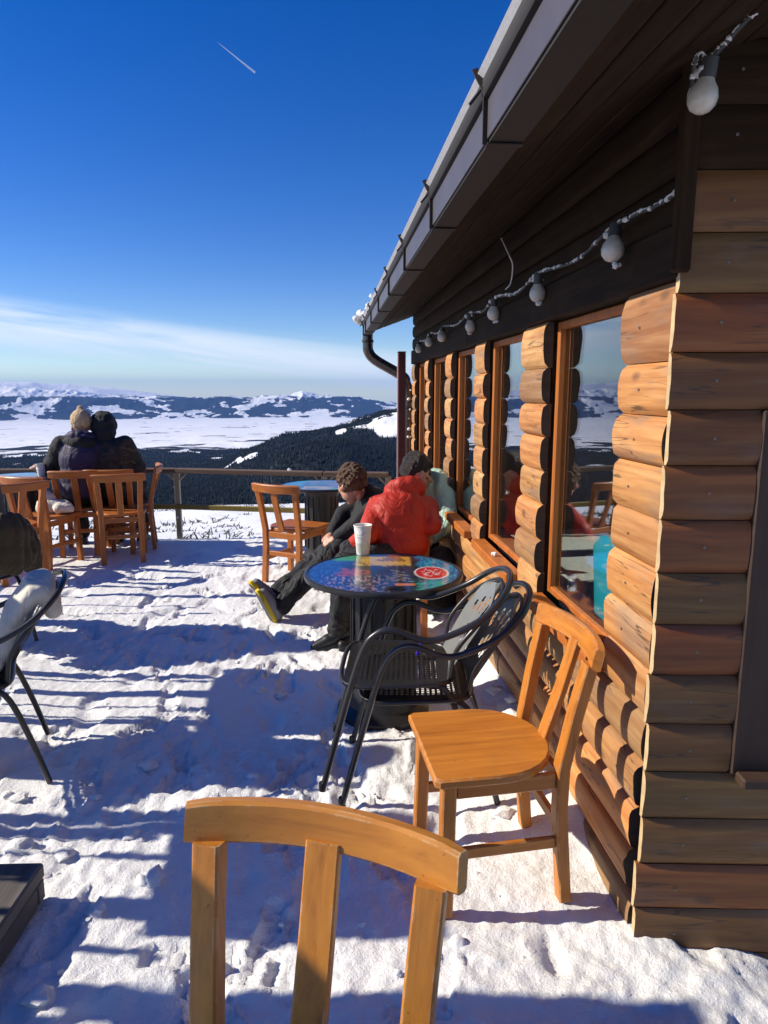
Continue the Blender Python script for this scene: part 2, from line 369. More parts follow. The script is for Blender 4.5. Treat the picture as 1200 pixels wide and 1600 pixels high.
# ------------------------------------------------------------------ numpy noise
_rs = np.random.RandomState(11); _perm = np.concatenate([_rs.permutation(512)]*3); _ga = _rs.rand(512)*2*np.pi
def perlin(x, y, seed=0):
    xi = np.floor(x).astype(np.int64); yi = np.floor(y).astype(np.int64); xf = x-xi; yf = y-yi
    u = xf**3*(xf*(xf*6-15)+10); v = yf**3*(yf*(yf*6-15)+10)
    def g(i, j, dx, dy):
        h = _perm[(_perm[(i+seed*37) & 511]+j) & 511]; a = _ga[h]; return np.cos(a)*dx+np.sin(a)*dy
    a = g(xi, yi, xf, yf); b = g(xi+1, yi, xf-1, yf); c = g(xi, yi+1, xf, yf-1); d = g(xi+1, yi+1, xf-1, yf-1)
    return (a+(b-a)*u+(c-a)*v+(a-b-c+d)*u*v)*1.5
def fbm(x, y, o=4, seed=0, gain=0.5, ridged=False):
    t = 0; a = 1.0; s = 0
    for i in range(o):
        n = perlin(x*2**i, y*2**i, seed+i*3)
        t = t+a*((1-2*np.abs(n)) if ridged else n); s += a; a *= gain
    return t/s
def sstep(x, a, b):
    t = np.clip((x-a)/(b-a), 0, 1); return t*t*(3-2*t)
def grid_mesh(name, X, Y, Z, mats, smooth=True):
    r, c = X.shape; n = r*c
    me = bpy.data.meshes.new(name); me.vertices.add(n)
    me.vertices.foreach_set('co', np.stack([X, Y, Z], -1).astype(np.float32).ravel())
    i = np.arange(r-1)[:, None]*c+np.arange(c-1)[None]; q = np.stack([i, i+1, i+c+1, i+c], -1).reshape(-1, 4)
    me.loops.add(q.size); me.loops.foreach_set('vertex_index', q.ravel().astype(np.int32))
    me.polygons.add(len(q)); me.polygons.foreach_set('loop_start', (np.arange(len(q))*4).astype(np.int32))
    for x in (mats if isinstance(mats, (list, tuple)) else [mats]): me.materials.append(x)
    me.update(calc_edges=True); me.validate()
    if smooth: me.shade_smooth()
    return me

# ------------------------------------------------------------------ terrain (one polar sheet round the terrace, real distances)
def row_el(py): return np.arctan((800-np.asarray(py, float))/F)-PT    # elevation angle of a photo row
def px_az(px): return np.arctan((np.asarray(px, float)-600)/1096)+YW  # compass angle of a photo column
prof_d = np.array([0, 8, 14, 30, 55, 120, 400, 900, 1500, 2600, 4500, 7000, 10000, 18000, 40000], float)
prof_z = np.array([-0.75, -0.75, -1.5, -3.4, -7.2, -30, -140, -215, -238, -290, -352, -445, -545, -692, -760], float)
azf = np.concatenate([np.radians(np.linspace(-180, -34, 60)), np.radians(np.linspace(-33.9, 12, 760)), np.radians(np.linspace(13, 180, 60))])
dd = np.concatenate([np.linspace(0.5, 7.5, 5), np.geomspace(8.2, 60, 90), np.geomspace(64, 1300, 50), np.geomspace(1330, 4500, 150), np.geomspace(4560, 17500, 110), np.geomspace(17700, 24500, 110), np.geomspace(24800, 36000, 40)])
AZ, D = np.meshgrid(azf, dd); TX = D*np.sin(AZ); TY = D*np.cos(AZ)
def terrain(TX, TY):
    D = np.hypot(TX, TY); AZ = np.arctan2(TX, TY)
    z = np.interp(D, prof_d, prof_z)
    z = z+fbm(TX/7, TY/7, 4, 1)*0.22*sstep(D, 7.6, 12)*sstep(-D, -400, -60)
    z = z+fbm(TX/900, TY/900, 5, 4)*26*sstep(D, 800, 2500)*(1-sstep(D, 15000, 18000)*0.6)
    z = z+fbm(TX/260, TY/260, 4, 9)*14*sstep(D, 900, 1600)*(1-sstep(D, 5000, 8000)*0.7)
    # forested ridge falling from the right
    cp = np.array([200, 335, 400, 445, 480, 520, 560, 600, 640, 700]); cr = np.array([745, 726, 702, 686, 683, 676, 660, 648, 644, 640])
    ca = np.interp(AZ, px_az(cp), row_el(cr)); crest = H+np.tan(ca)*2700
    base = np.interp(2700, prof_d, prof_z)-6
    w = np.exp(-((D-2700)/620)**2); am = np.maximum(crest-base, 0)*sstep(AZ, -0.30, -0.14)*(1-sstep(AZ, 0.35, 0.7))
    z = z+am*w+fbm(TX/420, TY/420, 5, 21, ridged=True)*26*w*sstep(am, 15, 60)
    # nearer dark spur in front of it
    sp = np.array([380, 430, 480, 540, 580, 640]); sr = np.array([760, 712, 694, 690, 700, 712])
    sc_ = H+np.tan(np.interp(AZ, px_az(sp), row_el(sr)))*1750; sb = np.interp(1750, prof_d, prof_z)
    ws = np.exp(-((D-1750)/360)**2); asp = np.maximum(sc_-sb, 0)*sstep(AZ, -0.16, -0.06)*(1-sstep(AZ, 0.3, 0.6))
    z = np.maximum(z, z*(1-ws)+ws*(sb+asp))+asp*ws*0.0
    # far ranges
    p1 = np.array([-400, -100, 0, 80, 160, 213, 300, 347, 395, 427, 455, 472, 500, 560, 616, 760, 1000]); r1 = np.array([612, 606, 605, 609, 614, 620, 622, 620, 621, 618, 617, 611, 618, 623, 632, 640, 630])
    c1 = H+np.tan(np.interp(AZ, px_az(p1), row_el(r1)))*21000; b1 = np.interp(21000, prof_d, prof_z)
    w1 = sstep(D, 17900, 20800)*(1-sstep(D, 21300, 24500))
    rg = fbm(TX/1900, TY/1900, 6, 31, 0.58, ridged=True)
    z = z+np.maximum(c1-b1, 60)*w1*(0.80+0.30*rg*(1-0.5*w1))+rg*95*w1
    p2 = np.array([-400, -100, 10, 107, 176, 240, 277, 340, 420, 620, 1000]); r2 = np.array([603, 601, 600, 603, 608, 615, 620, 627, 632, 637, 628])
    c2 = H+np.tan(np.interp(AZ, px_az(p2), row_el(r2)))*31000; b2 = np.interp(31000, prof_d, prof_z)
    w2 = sstep(D, 25500, 30500)*(1-sstep(D, 31500, 35500)*0.8)
    z = z+np.maximum(c2-b2, 60)*w2*(0.9+0.18*fbm(TX/3000, TY/3000, 5, 41, 0.5, ridged=True))
    return z
TZ = terrain(TX, TY)
gy, gx = np.gradient(TZ); slope = np.hypot(gy/np.gradient(D, axis=0).clip(1e-6), 0)
def forest(TX, TY, TZ):
    D = np.hypot(TX, TY); AZ = np.arctan2(TX, TY)
    n = fbm(TX/520, TY/520, 5, 51); n2 = fbm(TX/130, TY/130, 4, 57)
    mid = sstep(D, 200, 500)*(1-sstep(D, 3700, 5600))
    f = mid*(0.98+0.35*n)
    crest = sstep(TZ, -150, -88)*sstep(D, 1900, 2300)*(1-sstep(D, 4200, 5000))   # bare snowy crest
    f = f-crest*sstep(n+0.4*n2+0.12, -0.10, 0.16)*1.2
    streak = sstep(fbm(TX/150, TY/420, 4, 63), 0.26, 0.34)*sstep(D, 2000, 2400)*(D < 4500)
    f = f-streak*0.9
    plain = sstep(D, 4200, 5600)*(1-sstep(D, 16500, 18200))
    f = f+plain*0.85*sstep(fbm(TX/900, TY/340, 5, 71)+0.25*fbm(TX/200, TY/120, 3, 77), 0.13+0.00002*(D-5000), 0.34+0.00002*(D-5000))
    far = sstep(D, 17900, 18700)
    e = fbm(TX/1500, TY/1500, 6, 81, 0.62); e2 = fbm(TX/500, TY/500, 5, 85, 0.65)
    f = f+far*sstep(e+0.5*e2, -0.30, 0.06)*(1-0.8*sstep(TZ+150*e+160*e2, -230, 0))
    return np.clip(f, 0, 1)
FO = forest(TX, TY, TZ)
m = MT('mountain_terrain'); at_ = m.n('ShaderNodeAttribute', attribute_name='forest')
c = m.coord('Object')
nz = m.noise(m.coord('Object', (1/60, 1/60, 1/60)), 1, 6, 0.7); nf = m.noise(m.coord('Object', (1/420, 1/420, 1/420)), 1, 6, 0.65)
fm = m.step(m.math('ADD', at_.outputs['Fac'], m.math('MULTIPLY', m.math('SUBTRACT', m.math('ADD', m.math('MULTIPLY', nz, 0.4), m.math('MULTIPLY', nf, 0.6)), 0.5), 0.9)), 0.40, 0.60)
sn = m.mix(m.noise(c, 0.9, 5, 0.6), (0.80, 0.81, 0.83), (0.90, 0.905, 0.915))
fo = m.mix(nz, (0.008, 0.011, 0.013), (0.020, 0.026, 0.028))
m.set(Base_Color=m.mix(fm, sn, fo), Roughness=0.85, Specular_IOR_Level=0.1)
m.bump(m.noise(c, 1.6, 6, 0.7), 0.5, 0.15)
M['terrain'] = m.m
me = grid_mesh('snowy_terrain', TX, TY, TZ, M['terrain'])
a = me.attributes.new('forest', 'FLOAT', 'POINT'); a.data.foreach_set('value', FO.astype(np.float32).ravel())
o = bpy.data.objects.new('snowy_terrain', me); C.objects.link(o); tag(o, 'snow covered slope, valley plain and mountains beyond the terrace', 'terrain', kind='structure')

# conifer wood on the ridge and in the valley
rs = np.random.RandomState(5); NT = 60000
ta = np.radians(rs.uniform(-34, 12, NT)); td = np.sqrt(rs.uniform(1150**2, 4300**2, NT)); near = rs.rand(NT) < 0.35; td[near] = rs.uniform(1250, 2900, near.sum())
tx = td*np.sin(ta); ty = td*np.cos(ta); tz = terrain(tx, ty); ff = forest(tx, ty, tz); keep = ff > rs.uniform(0.35, 0.75, NT)
tx, ty, tz = tx[keep], ty[keep], tz[keep]; n = len(tx); hh = rs.uniform(5, 11, n); rr = hh*rs.uniform(0.24, 0.36, n); ph = rs.uniform(0, 6.28, n)
k = 5; V = np.zeros((n, k*2+2, 3))
for lay, (zb, zt, rs_) in enumerate(((0.06, 0.62, 1.0), (0.42, 1.0, 0.66))):
    for j in range(k):
        q = ph+6.283*j/k+lay*0.6; V[:, lay*(k+1)+j] = np.stack([tx+rr*rs_*np.cos(q), ty+rr*rs_*np.sin(q), tz+hh*zb], -1)
    V[:, lay*(k+1)+k] = np.stack([tx, ty, tz+hh*zt], -1)
tri = np.array([[lay*(k+1)+j, lay*(k+1)+(j+1) % k, lay*(k+1)+k] for lay in range(2) for j in range(k)])
FA = (tri[None]+(np.arange(n)*(2*k+2))[:, None, None]).reshape(-1, 3)
me = bpy.data.meshes.new('conifer_wood'); me.vertices.add(n*(2*k+2)); me.vertices.foreach_set('co', V.astype(np.float32).ravel())
me.loops.add(FA.size); me.loops.foreach_set('vertex_index', FA.ravel().astype(np.int32)); me.polygons.add(len(FA)); me.polygons.foreach_set('loop_start', (np.arange(len(FA))*3).astype(np.int32))
mm = MT('conifer_green'); mm.set(Base_Color=mm.mix(mm.noise(mm.coord('Object', (1/40, 1/40, 1/40)), 1, 4), (0.006, 0.009, 0.009), (0.015, 0.021, 0.018)), Roughness=0.9, Specular_IOR_Level=0.1)
me.materials.append(mm.m); me.update(calc_edges=True)
o = bpy.data.objects.new('conifer_wood', me); C.objects.link(o); tag(o, 'dark conifer wood covering the ridge and valley below', 'forest', kind='stuff')

# low dark scrub poking through the snow just below the terrace
mb = MB(); rs2 = random.Random(3)
for i in range(520):
    azr = R(rs2.uniform(-27, 9)); dr = 8.6+46*rs2.random()**1.6; x, y = dr*math.sin(azr), dr*math.cos(azr)
    if mnoise.noise((x*0.35, y*0.16, 3.1)) < 0.02: continue
    z = float(terrain(np.array([x]), np.array([y]))[0]); s_ = rs2.uniform(0.10, 0.26)
    for j in range(16):
        a_ = rs2.uniform(0, 6.28); l = s_*rs2.uniform(0.5, 1.5); tlt = rs2.uniform(0.5, 1.4)
        p = Vector((x+rs2.gauss(0, s_*1.2), y+rs2.gauss(0, s_*0.8), z-0.03)); q = p+Vector((math.cos(a_)*math.sin(tlt), math.sin(a_)*math.sin(tlt), math.cos(tlt)*0.8))*l
        s3 = Vector((-math.sin(a_), math.cos(a_), 0.3))*0.018; oo = len(mb.v)
        mb.v += [p-s3, p+s3, q+s3*0.4, q-s3*0.4, (p+q)/2+Vector((0, 0, 0.04))]; mb.f += [[oo, oo+1, oo+2, oo+3], [oo, oo+1, oo+4], [oo+2, oo+3, oo+4]]; mb.m += [0]*3
o = mb.build('scrub', simple('scrub_twigs', (0.045, 0.042, 0.03), 0.9), angle=0); tag(o, 'low dark juniper scrub poking through snow below the railing', 'scrub', kind='stuff')

# vapour trail high up
p0 = at(398, 113, y=26000); p1 = at(340, 66, y=25200); mb = MB()
mb.sweep([p0.lerp(p1, i/10) for i in range(11)], [(math.cos(6.283*i/8), math.sin(6.283*i/8)) for i in range(8)], scale=[34*(1-i/10)**0.8+3 for i in range(11)])
tm = MT('vapour'); tm.set(Base_Color=(0.9, 0.9, 0.92), Roughness=1.0, Alpha=0.4)
o = mb.build('vapour_trail', tm.m); tag(o, 'short white vapour trail of an aircraft in the blue sky', 'vapour trail')

# ------------------------------------------------------------------ terrace of trodden snow
xs = np.concatenate([np.linspace(-9, -4.3, 24), np.arange(-4.2, 1.35, 0.0125), np.linspace(1.4, 4.2, 16)])
ys = np.concatenate([np.linspace(-4, 0.55, 20), 0.6*np.exp(np.arange(0, 2.56, 0.0074))]); ys = ys[ys < 7.75]; ys = np.append(ys, [7.78, 7.8])
SX, SY = np.meshgrid(xs, ys)
def snow_z(x, y):
    x = np.asarray(x, float); y = np.asarray(y, float)
    z = fbm(x*0.9, y*0.9, 3, 101)*0.035
    rough = 0.30+0.75*sstep(fbm(x*0.8, y*0.8, 2, 107), -0.25, 0.35)+0.30*(1-sstep(y, 1.2, 3.0))
    near = 1-sstep(y, 3.0, 6.0)*0.45
    z = z+rough*near*(fbm(x*5.2, y*5.2, 4, 111, 0.55)*0.026+fbm(x*15, y*15, 4, 117, 0.62)*0.020+np.maximum(fbm(x*9, y*9, 3, 121, 0.5, ridged=True)-0.30, 0)*0.018+fbm(x*34, y*34, 2, 141, 0.6)*0.008)
    f = fbm(x*3.1+0.3, y*2.3, 2, 131)
    z = z-0.022*sstep(f, 0.26, 0.46)                                # foot prints
    d = 0.89-x                                                       # drift along the cabin wall
    z = z+np.where(y > 1.7, 0.10*np.exp(-(np.maximum(d, 0)/0.16)**1.5)*sstep(y, 1.95, 2.35), 0)
    z = z-0.16*sstep(x, 0.95, 1.6)*(y < 3)+0.01
    z = z-0.10*sstep(y, 7.55, 7.8)-0.0
    return z-0.012
SZ = snow_z(SX, SY)
bp_r = random.Random(77)
for i in range(150):                                                # boot prints trodden into the snow
    bx, by = bp_r.uniform(-2.6, 0.55), 0.9+5.6*bp_r.random()**1.2; ba = bp_r.gauss(0.15, 0.7)+(math.pi if bp_r.random() < 0.5 else 0); dep = bp_r.uniform(0.010, 0.026)
    i0, i1 = np.searchsorted(ys, (by-0.25, by+0.25)); j0, j1 = np.searchsorted(xs, (bx-0.25, bx+0.25)); ux = SX[i0:i1, j0:j1]-bx; uy = SY[i0:i1, j0:j1]-by
    lx, ly = ux*math.cos(ba)+uy*math.sin(ba), -ux*math.sin(ba)+uy*math.cos(ba)
    wd = np.where(ly > 0.02, 0.050, 0.036)*(1-0.25*np.abs(ly/0.15)**3); e = np.maximum(np.abs(lx)/wd, np.abs(ly)/0.148)+0.12*fbm(ux*14+i, uy*14, 2, 150)
    mask = 1-sstep(e, 0.82, 1.06); tread = 0.0035*np.sign(np.sin(ly*190))*mask
    SZ[i0:i1, j0:j1] += -dep*mask*(1-0.0)+tread+0.012*np.exp(-((e-1.18)/0.13)**2)*(0.5+0.8*fbm(ux*20+i, uy*20, 2, 160))
SZ[-1] = -0.9; SZ[:, 0] = -0.9
o = bpy.data.objects.new('snow_terrace', grid_mesh('snow_terrace', SX, SY, SZ, M['snow'])); C.objects.link(o); tag(o, 'trodden lumpy snow covering the terrace', 'snow', kind='structure')
# loose crumbs of snow
mb = MB(); rc = random.Random(12); base_v, base_f = None, None
bm = bmesh.new(); bmesh.ops.create_icosphere(bm, subdivisions=2, radius=1); bm.verts.index_update(); iv = [v.co.copy() for v in bm.verts]; jf = [[v.index for v in f.verts] for f in bm.faces]; bm.free()
spots = [(at(px, py, z=0.02), r) for px, py, r in ((232, 1190, 0.035), (205, 1300, 0.03), (240, 1370, 0.04), (225, 1375, 0.025), (150, 1420, 0.03), (405, 1070, 0.03), (440, 1072, 0.035), (30, 1240, 0.03), (395, 1210, 0.025), (60, 1560, 0.035), (100, 1330, 0.03), (30, 1320, 0.04), (775, 1102, 0.035), (800, 1120, 0.035), (790, 1270, 0.03), (350, 1560, 0.03))]
for i in range(260):
    x = rc.uniform(-2.0, 0.7); y = 1.0+4.2*rc.random()**1.5
    spots.append((Vector((x, y, 0)), rc.uniform(0.004, 0.011)*(1+1.2*(rc.random() < 0.12))))
for p, r in spots:
    z = float(snow_z(np.array([p.x]), np.array([p.y]))[0]); sd_ = rc.uniform(0, 99)
    vv = [Vector((v.x*1.15, v.y, v.z*0.6))*(1+0.6*mnoise.noise((v.x*1.3+sd_, v.y*1.3, v.z*1.3))+0.4*mnoise.noise((v.x*3.3+sd_, v.y*3.3, v.z*3.3))) for v in iv]
    mb.add([v*r+Vector((p.x, p.y, z+r*0.12)) for v in vv], jf)
o = mb.build('snow_crumbs', M['snow'], angle=60); tag(o, 'loose crumbs and lumps of snow lying on the terrace', 'snow crumbs', kind='stuff')

# ------------------------------------------------------------------ log cabin
CX, CY, CH = 0.92, 1.757, 0.1452       # facade plane, corner, course height
Z0 = 0.082-CH*2                         # bottom of the lowest course
cab = thing('log_cabin', 'brown log clad cabin with tall windows, eave and gutter beside the terrace', 'cabin', (CX, CY, 0))
def loc(p): return Vector(p)-cab.location
_lc = {}
rl = random.Random(21)
def log_mesh(L, h=CH, bulge=0.042, seam=0.012, nail=None, mats=None, key='log', rag0=0, rag1=0, seed=0, expo=0.36):
    """half-log board: x along, y outward, z up; ends are real scalloped cuts"""
    mb = MB(); n = 10; prof = []
    for i in range(n+1):
        t = i/n; zz = 0.0012+t*(h-0.0024); c_ = 1-(2*t-1)**2
        prof.append((seam+(bulge-seam)*c_**expo, zz))
    prof = [(0.0, prof[0][1])]+prof+[(0.0, prof[-1][1])]; k = len(prof)
    ns = max(2, min(9, int(L/0.09))) if L < 0.6 else 6
    for i in range(ns+1):
        x = L*i/ns
        for j, (d, z) in enumerate(prof):
            xx = x
            if i == 0: xx += rag0*mnoise.noise((seed*1.7, z*19, d*9))
            if i == ns: xx += rag1*mnoise.noise((seed*2.3+5, z*19, d*9))
            dd_ = d+(0.0035*mnoise.noise((x*5+seed*3.1, z*11, seed)) if d > 0.005 else 0)
            mb.v.append(Vector((xx, dd_, z)))
    for i in range(ns):
        for j in range(k-1): mb.f.append([i*k+j, i*k+j+1, (i+1)*k+j+1, (i+1)*k+j]); mb.m.append(0)
    mb.f.append([j for j in range(k)][::-1]); mb.f.append([ns*k+j for j in range(k)]); mb.m += [1, 1]
    for nx in (nail or []):
        zc = h*0.5+0.012*mnoise.noise((seed, nx, 1)); o_ = len(mb.v)
        for q in range(6): mb.v.append(Vector((nx+0.0045*math.cos(q*1.047), bulge+0.0028, zc+0.0045*math.sin(q*1.047))))
        mb.v.append(Vector((nx, bulge+0.0042, zc)))
        for q in range(6): mb.f.append([o_+q, o_+6, o_+(q+1) % 6]); mb.m.append(2)
    return mb.mesh('log', mats or [M['log'], M['log_end'], M['nail']], 40)
M['log_end_shaded'] = wood('shaded_end_grain', [(0.25, (0.02, 0.013, 0.008)), (0.55, (0.05, 0.032, 0.02)), (0.85, (0.085, 0.056, 0.034))], 1, 0.8, 60.0, 0.3)  # dark tone stands in for the shade on the boards' cut ends
STUB = [M['log'], M['log_end_shaded'], M['nail']]
def put(me, origin, xdir, ydir, name='log', parent=cab):
    o = bpy.data.objects.new(name, me); C.objects.link(o); o.parent = parent
    x = Vector(xdir).normalized(); y = Vector(ydir).normalized(); z = x.cross(y)
    T = Matrix(((x.x, y.x, z.x, 0), (x.y, y.y, z.y, 0), (x.z, y.z, z.z, 0), (0, 0, 0, 1))); T.translation = loc(origin)
    o.matrix_local = T; return o
FX, FY = (0, 1, 0), (-1, 0, 0)
posts = [(1.763, 2.08), (2.83, 3.15), (3.94, 4.19), (4.99, 5.24), (6.11, 6.32), (7.11, 7.35)]
NB = 6                                   # courses up to the sill
sill_z = Z0+CH*NB                         # about 0.66
WT = 1.862                                # underside of the beam
# courses below the windows, in boards butted at the posts
for r in range(NB):
    z = Z0+CH*r
    cuts = [1.763+(0.0, 0.012, 0.05, 0.035, 0.03, 0.0)[r]]+[c_+rl.uniform(-0.2, 0.2) for c_ in (3.6, 5.6)]+[7.35]
    for i in range(3):
        L = cuts[i+1]-cuts[i]-0.003
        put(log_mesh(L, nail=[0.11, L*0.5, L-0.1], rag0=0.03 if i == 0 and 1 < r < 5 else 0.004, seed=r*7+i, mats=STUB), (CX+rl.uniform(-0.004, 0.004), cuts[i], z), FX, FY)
# short boards on the posts between the windows
for pi, (a, b) in enumerate(posts):
    z = sill_z; r = 0
    while z < WT-0.03:
        h = min(CH*rl.uniform(0.94, 1.06), WT-z) if WT-z > CH*1.4 else WT-z
        a_ = a+rl.uniform(-0.004, 0.006); b_ = b+rl.uniform(-0.008, 0.008)
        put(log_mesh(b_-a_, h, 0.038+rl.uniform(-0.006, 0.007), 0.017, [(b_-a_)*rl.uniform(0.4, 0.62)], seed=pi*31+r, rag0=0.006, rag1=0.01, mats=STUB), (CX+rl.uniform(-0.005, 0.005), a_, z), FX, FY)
        z += h; r += 1
# courses above: flat beam, then boards up to the soffit
def dboard(name, p0, p1, w, t, up=(0, 0, 1), mat='dark_wood', bev=0.006):
    """board whose own x axis runs along its length"""
    p0 = Vector(p0); p1 = Vector(p1); d = (p1-p0); L = d.length; x = d.normalized(); y = Vector(up).cross(x).normalized(); z = x.cross(y)
    v, f = bev_box(L, w, t, bev); me = MB().add(v, f).mesh(name, M[mat], 30)
    o = bpy.data.objects.new(name, me); C.objects.link(o); o.parent = cab
    T = Matrix(((x.x, y.x, z.x, 0), (x.y, y.y, z.y, 0), (x.z, y.z, z.z, 0), (0, 0, 0, 1))); T.translation = loc((p0+p1)/2); o.matrix_local = T; return o
for y0, y1 in ((1.745, 4.4), (4.405, 7.37)): dboard('beam', (CX-0.015, y0, WT+0.07), (CX-0.015, y1, WT+0.07), 0.055, 0.138)
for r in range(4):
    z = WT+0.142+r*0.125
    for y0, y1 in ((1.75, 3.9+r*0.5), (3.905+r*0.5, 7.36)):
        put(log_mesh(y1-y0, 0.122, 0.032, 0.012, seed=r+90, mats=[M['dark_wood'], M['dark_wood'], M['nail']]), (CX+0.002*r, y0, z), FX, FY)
# sheathing behind the boards, with the window openings left free
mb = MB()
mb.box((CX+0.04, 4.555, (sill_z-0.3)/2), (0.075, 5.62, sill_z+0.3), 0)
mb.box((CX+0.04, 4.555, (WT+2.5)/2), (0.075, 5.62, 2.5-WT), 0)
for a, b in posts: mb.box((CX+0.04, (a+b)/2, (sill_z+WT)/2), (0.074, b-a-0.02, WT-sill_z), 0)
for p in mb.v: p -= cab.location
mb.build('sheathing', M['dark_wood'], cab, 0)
# tall windows
def window(y0, y1, z0, z1):
    w = MB(); t = 0.030; xf = CX+0.030; dpt = 0.030
    for (c_, s_) in (((xf, y0+t/2, (z0+z1)/2), (dpt, t, z1-z0)), ((xf, y1-t/2, (z0+z1)/2), (dpt, t, z1-z0)), ((xf, (y0+y1)/2, z0+t/2), (dpt-0.004, y1-y0-2*t, t)), ((xf, (y0+y1)/2, z1-t/2), (dpt-0.004, y1-y0-2*t, t))): w.box(loc(c_), s_, 0.005)
    fr_ = w.build('window', M['frame'], cab)
    g = MB(); g.box(loc((xf+0.012, (y0+y1)/2, (z0+z1)/2)), (0.006, y1-y0-2*t+0.012, z1-z0-2*t+0.012), 0); g.build('pane', M['glass'], fr_, 0)
    s_ = MB(); s_.box(loc((CX-0.043, (y0+y1)/2, z0-0.030)), (0.085, y1-y0+0.02, 0.05), 0.006); s_.build('sill', M['frame'], fr_)
for i in range(5): window(posts[i][1]+0.003, posts[i+1][0]-0.003, sill_z+0.066, WT-0.004)
# front wall: long boards turned a little towards the terrace
FA_ = R(6.0); U = Vector((math.cos(FA_), -math.sin(FA_), 0)); N_ = Vector((-math.sin(FA_), -math.cos(FA_), 0)); CO = Vector((0.882, 1.757, 0))
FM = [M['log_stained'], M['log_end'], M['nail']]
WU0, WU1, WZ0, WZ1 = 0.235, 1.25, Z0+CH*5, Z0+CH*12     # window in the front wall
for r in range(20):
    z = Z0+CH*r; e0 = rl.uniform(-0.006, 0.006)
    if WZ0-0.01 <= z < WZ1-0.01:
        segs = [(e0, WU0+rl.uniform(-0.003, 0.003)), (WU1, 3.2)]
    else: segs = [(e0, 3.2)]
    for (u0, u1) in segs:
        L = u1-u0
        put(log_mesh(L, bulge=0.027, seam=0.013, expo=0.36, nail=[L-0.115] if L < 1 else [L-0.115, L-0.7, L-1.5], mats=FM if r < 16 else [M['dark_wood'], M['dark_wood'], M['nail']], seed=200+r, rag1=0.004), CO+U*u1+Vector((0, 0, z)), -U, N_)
mb = MB()
T = Matrix(((U.x, N_.x, 0, 0), (U.y, N_.y, 0, 0), (0, 0, 1, 0), (0, 0, 0, 1)))
def fbox(mb, u0, u1, d0, d1, z0, z1, bev=0.004, mat=0):
    v, f = bev_box(u1-u0, abs(d1-d0), z1-z0, bev)
    c_ = CO+U*((u0+u1)/2)+N_*((d0+d1)/2)+Vector((0, 0, (z0+z1)/2))-cab.location
    TT = T.copy(); TT.translation = c_; mb.add(v, [q[::-1] for q in f], mat, TT)
fbox(mb, 0.06, 3.2, -0.07, -0.004, -0.3, WZ0, 0); fbox(mb, 0.06, 3.2, -0.07, -0.004, WZ1, 2.75, 0); fbox(mb, 0.06, WU0-0.002, -0.07, -0.004, WZ0, WZ1, 0); fbox(mb, WU1+0.002, 3.2, -0.07, -0.004, WZ0, WZ1, 0)
mb.build('sheathing', M['dark_wood'], cab, 0)
w = MB(); t = 0.115
fbox(w, WU0, WU0+t, -0.05, 0.030, WZ0, WZ1, 0.006); fbox(w, WU1-t, WU1, -0.05, 0.030, WZ0, WZ1, 0.006)
fbox(w, WU0+t, WU1-t, -0.05, 0.026, WZ0, WZ0+t, 0.006); fbox(w, WU0+t, WU1-t, -0.05, 0.026, WZ1-t, WZ1, 0.006)
fw = w.build('window', M['frame_dark'], cab)
g = MB(); fbox(g, WU0+t-0.006, WU1-t+0.006, -0.026, -0.020, WZ0+t-0.006, WZ1-t+0.006, 0); g.build('pane', M['glass'], fw, 0)
g = MB(); fbox(g, WU0+0.01, WU1+0.03, 0.034, 0.085, WZ0-0.012, WZ0+0.018, 0.005); g.build('sill', M['frame_dark'], fw)
# upright board closing the corner above the log ends
dboard('corner_board', (CX-0.045, 1.728, WT+0.01), (CX-0.045, 1.728, 2.5), 0.03, 0.045, up=(1, 0, 0))
# interior: floor, back wall, ceiling, far gable
for nm, c_, s_ in (('interior_floor', (2.9, 4.5, -0.06), (3.8, 5.5, 0.06)), ('interior_wall', (4.85, 4.5, 1.2), (0.08, 5.6, 2.6)), ('ceiling', (2.9, 4.5, 2.53), (3.9, 5.6, 0.05)), ('gable_wall', (2.95, 7.33, 1.2), (3.9, 0.08, 3.0))):
    mb = MB(); mb.box(loc(c_), s_, 0); mb.build(nm, M['interior'], cab, 0)
# roof, soffit boards, fascia
GX, GZ = 0.392, 2.165                     # outer bottom edge of the gutter
EY0, EY1 = 0.55, 7.52
sl = math.tan(R(20))
def sof(x): return GZ+0.055+(x-GX-0.10)*sl
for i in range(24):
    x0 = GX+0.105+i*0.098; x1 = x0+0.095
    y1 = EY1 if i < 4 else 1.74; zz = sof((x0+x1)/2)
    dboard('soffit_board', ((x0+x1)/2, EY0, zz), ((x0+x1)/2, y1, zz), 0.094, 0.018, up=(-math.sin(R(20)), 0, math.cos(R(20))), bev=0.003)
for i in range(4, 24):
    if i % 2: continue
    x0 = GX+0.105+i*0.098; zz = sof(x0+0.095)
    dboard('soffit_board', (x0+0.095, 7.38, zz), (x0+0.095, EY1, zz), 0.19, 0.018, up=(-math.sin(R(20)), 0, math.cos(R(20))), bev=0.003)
mb = MB(); oo = [(GX+0.03, 0), (GX+0.03, 0.035), (4.9, 0.035), (4.9, 0)]
v = []
for y in (EY0-0.02, EY1+0.02):
    for x, k_ in oo: v.append(Vector((x, y, sof(x)+0.085+k_))-cab.location)
mb.add(v, [[0, 1, 2, 3], [7, 6, 5, 4], [0, 4, 5, 1], [1, 5, 6, 2], [2, 6, 7, 3], [3, 7, 4, 0]]); roof = mb.build('roof', M['asphalt'], cab, 0)
mb = MB(); v = []
for y in (EY0-0.03, EY1+0.03):
    for x, k_ in ((GX-0.012, 0.122), (GX-0.03, 0.145), (GX+0.02, 0.185), (1.6, 0.20), (4.9, 0.2), (4.9, 0.122)): v.append(Vector((x, y, sof(x)+k_))-cab.location)
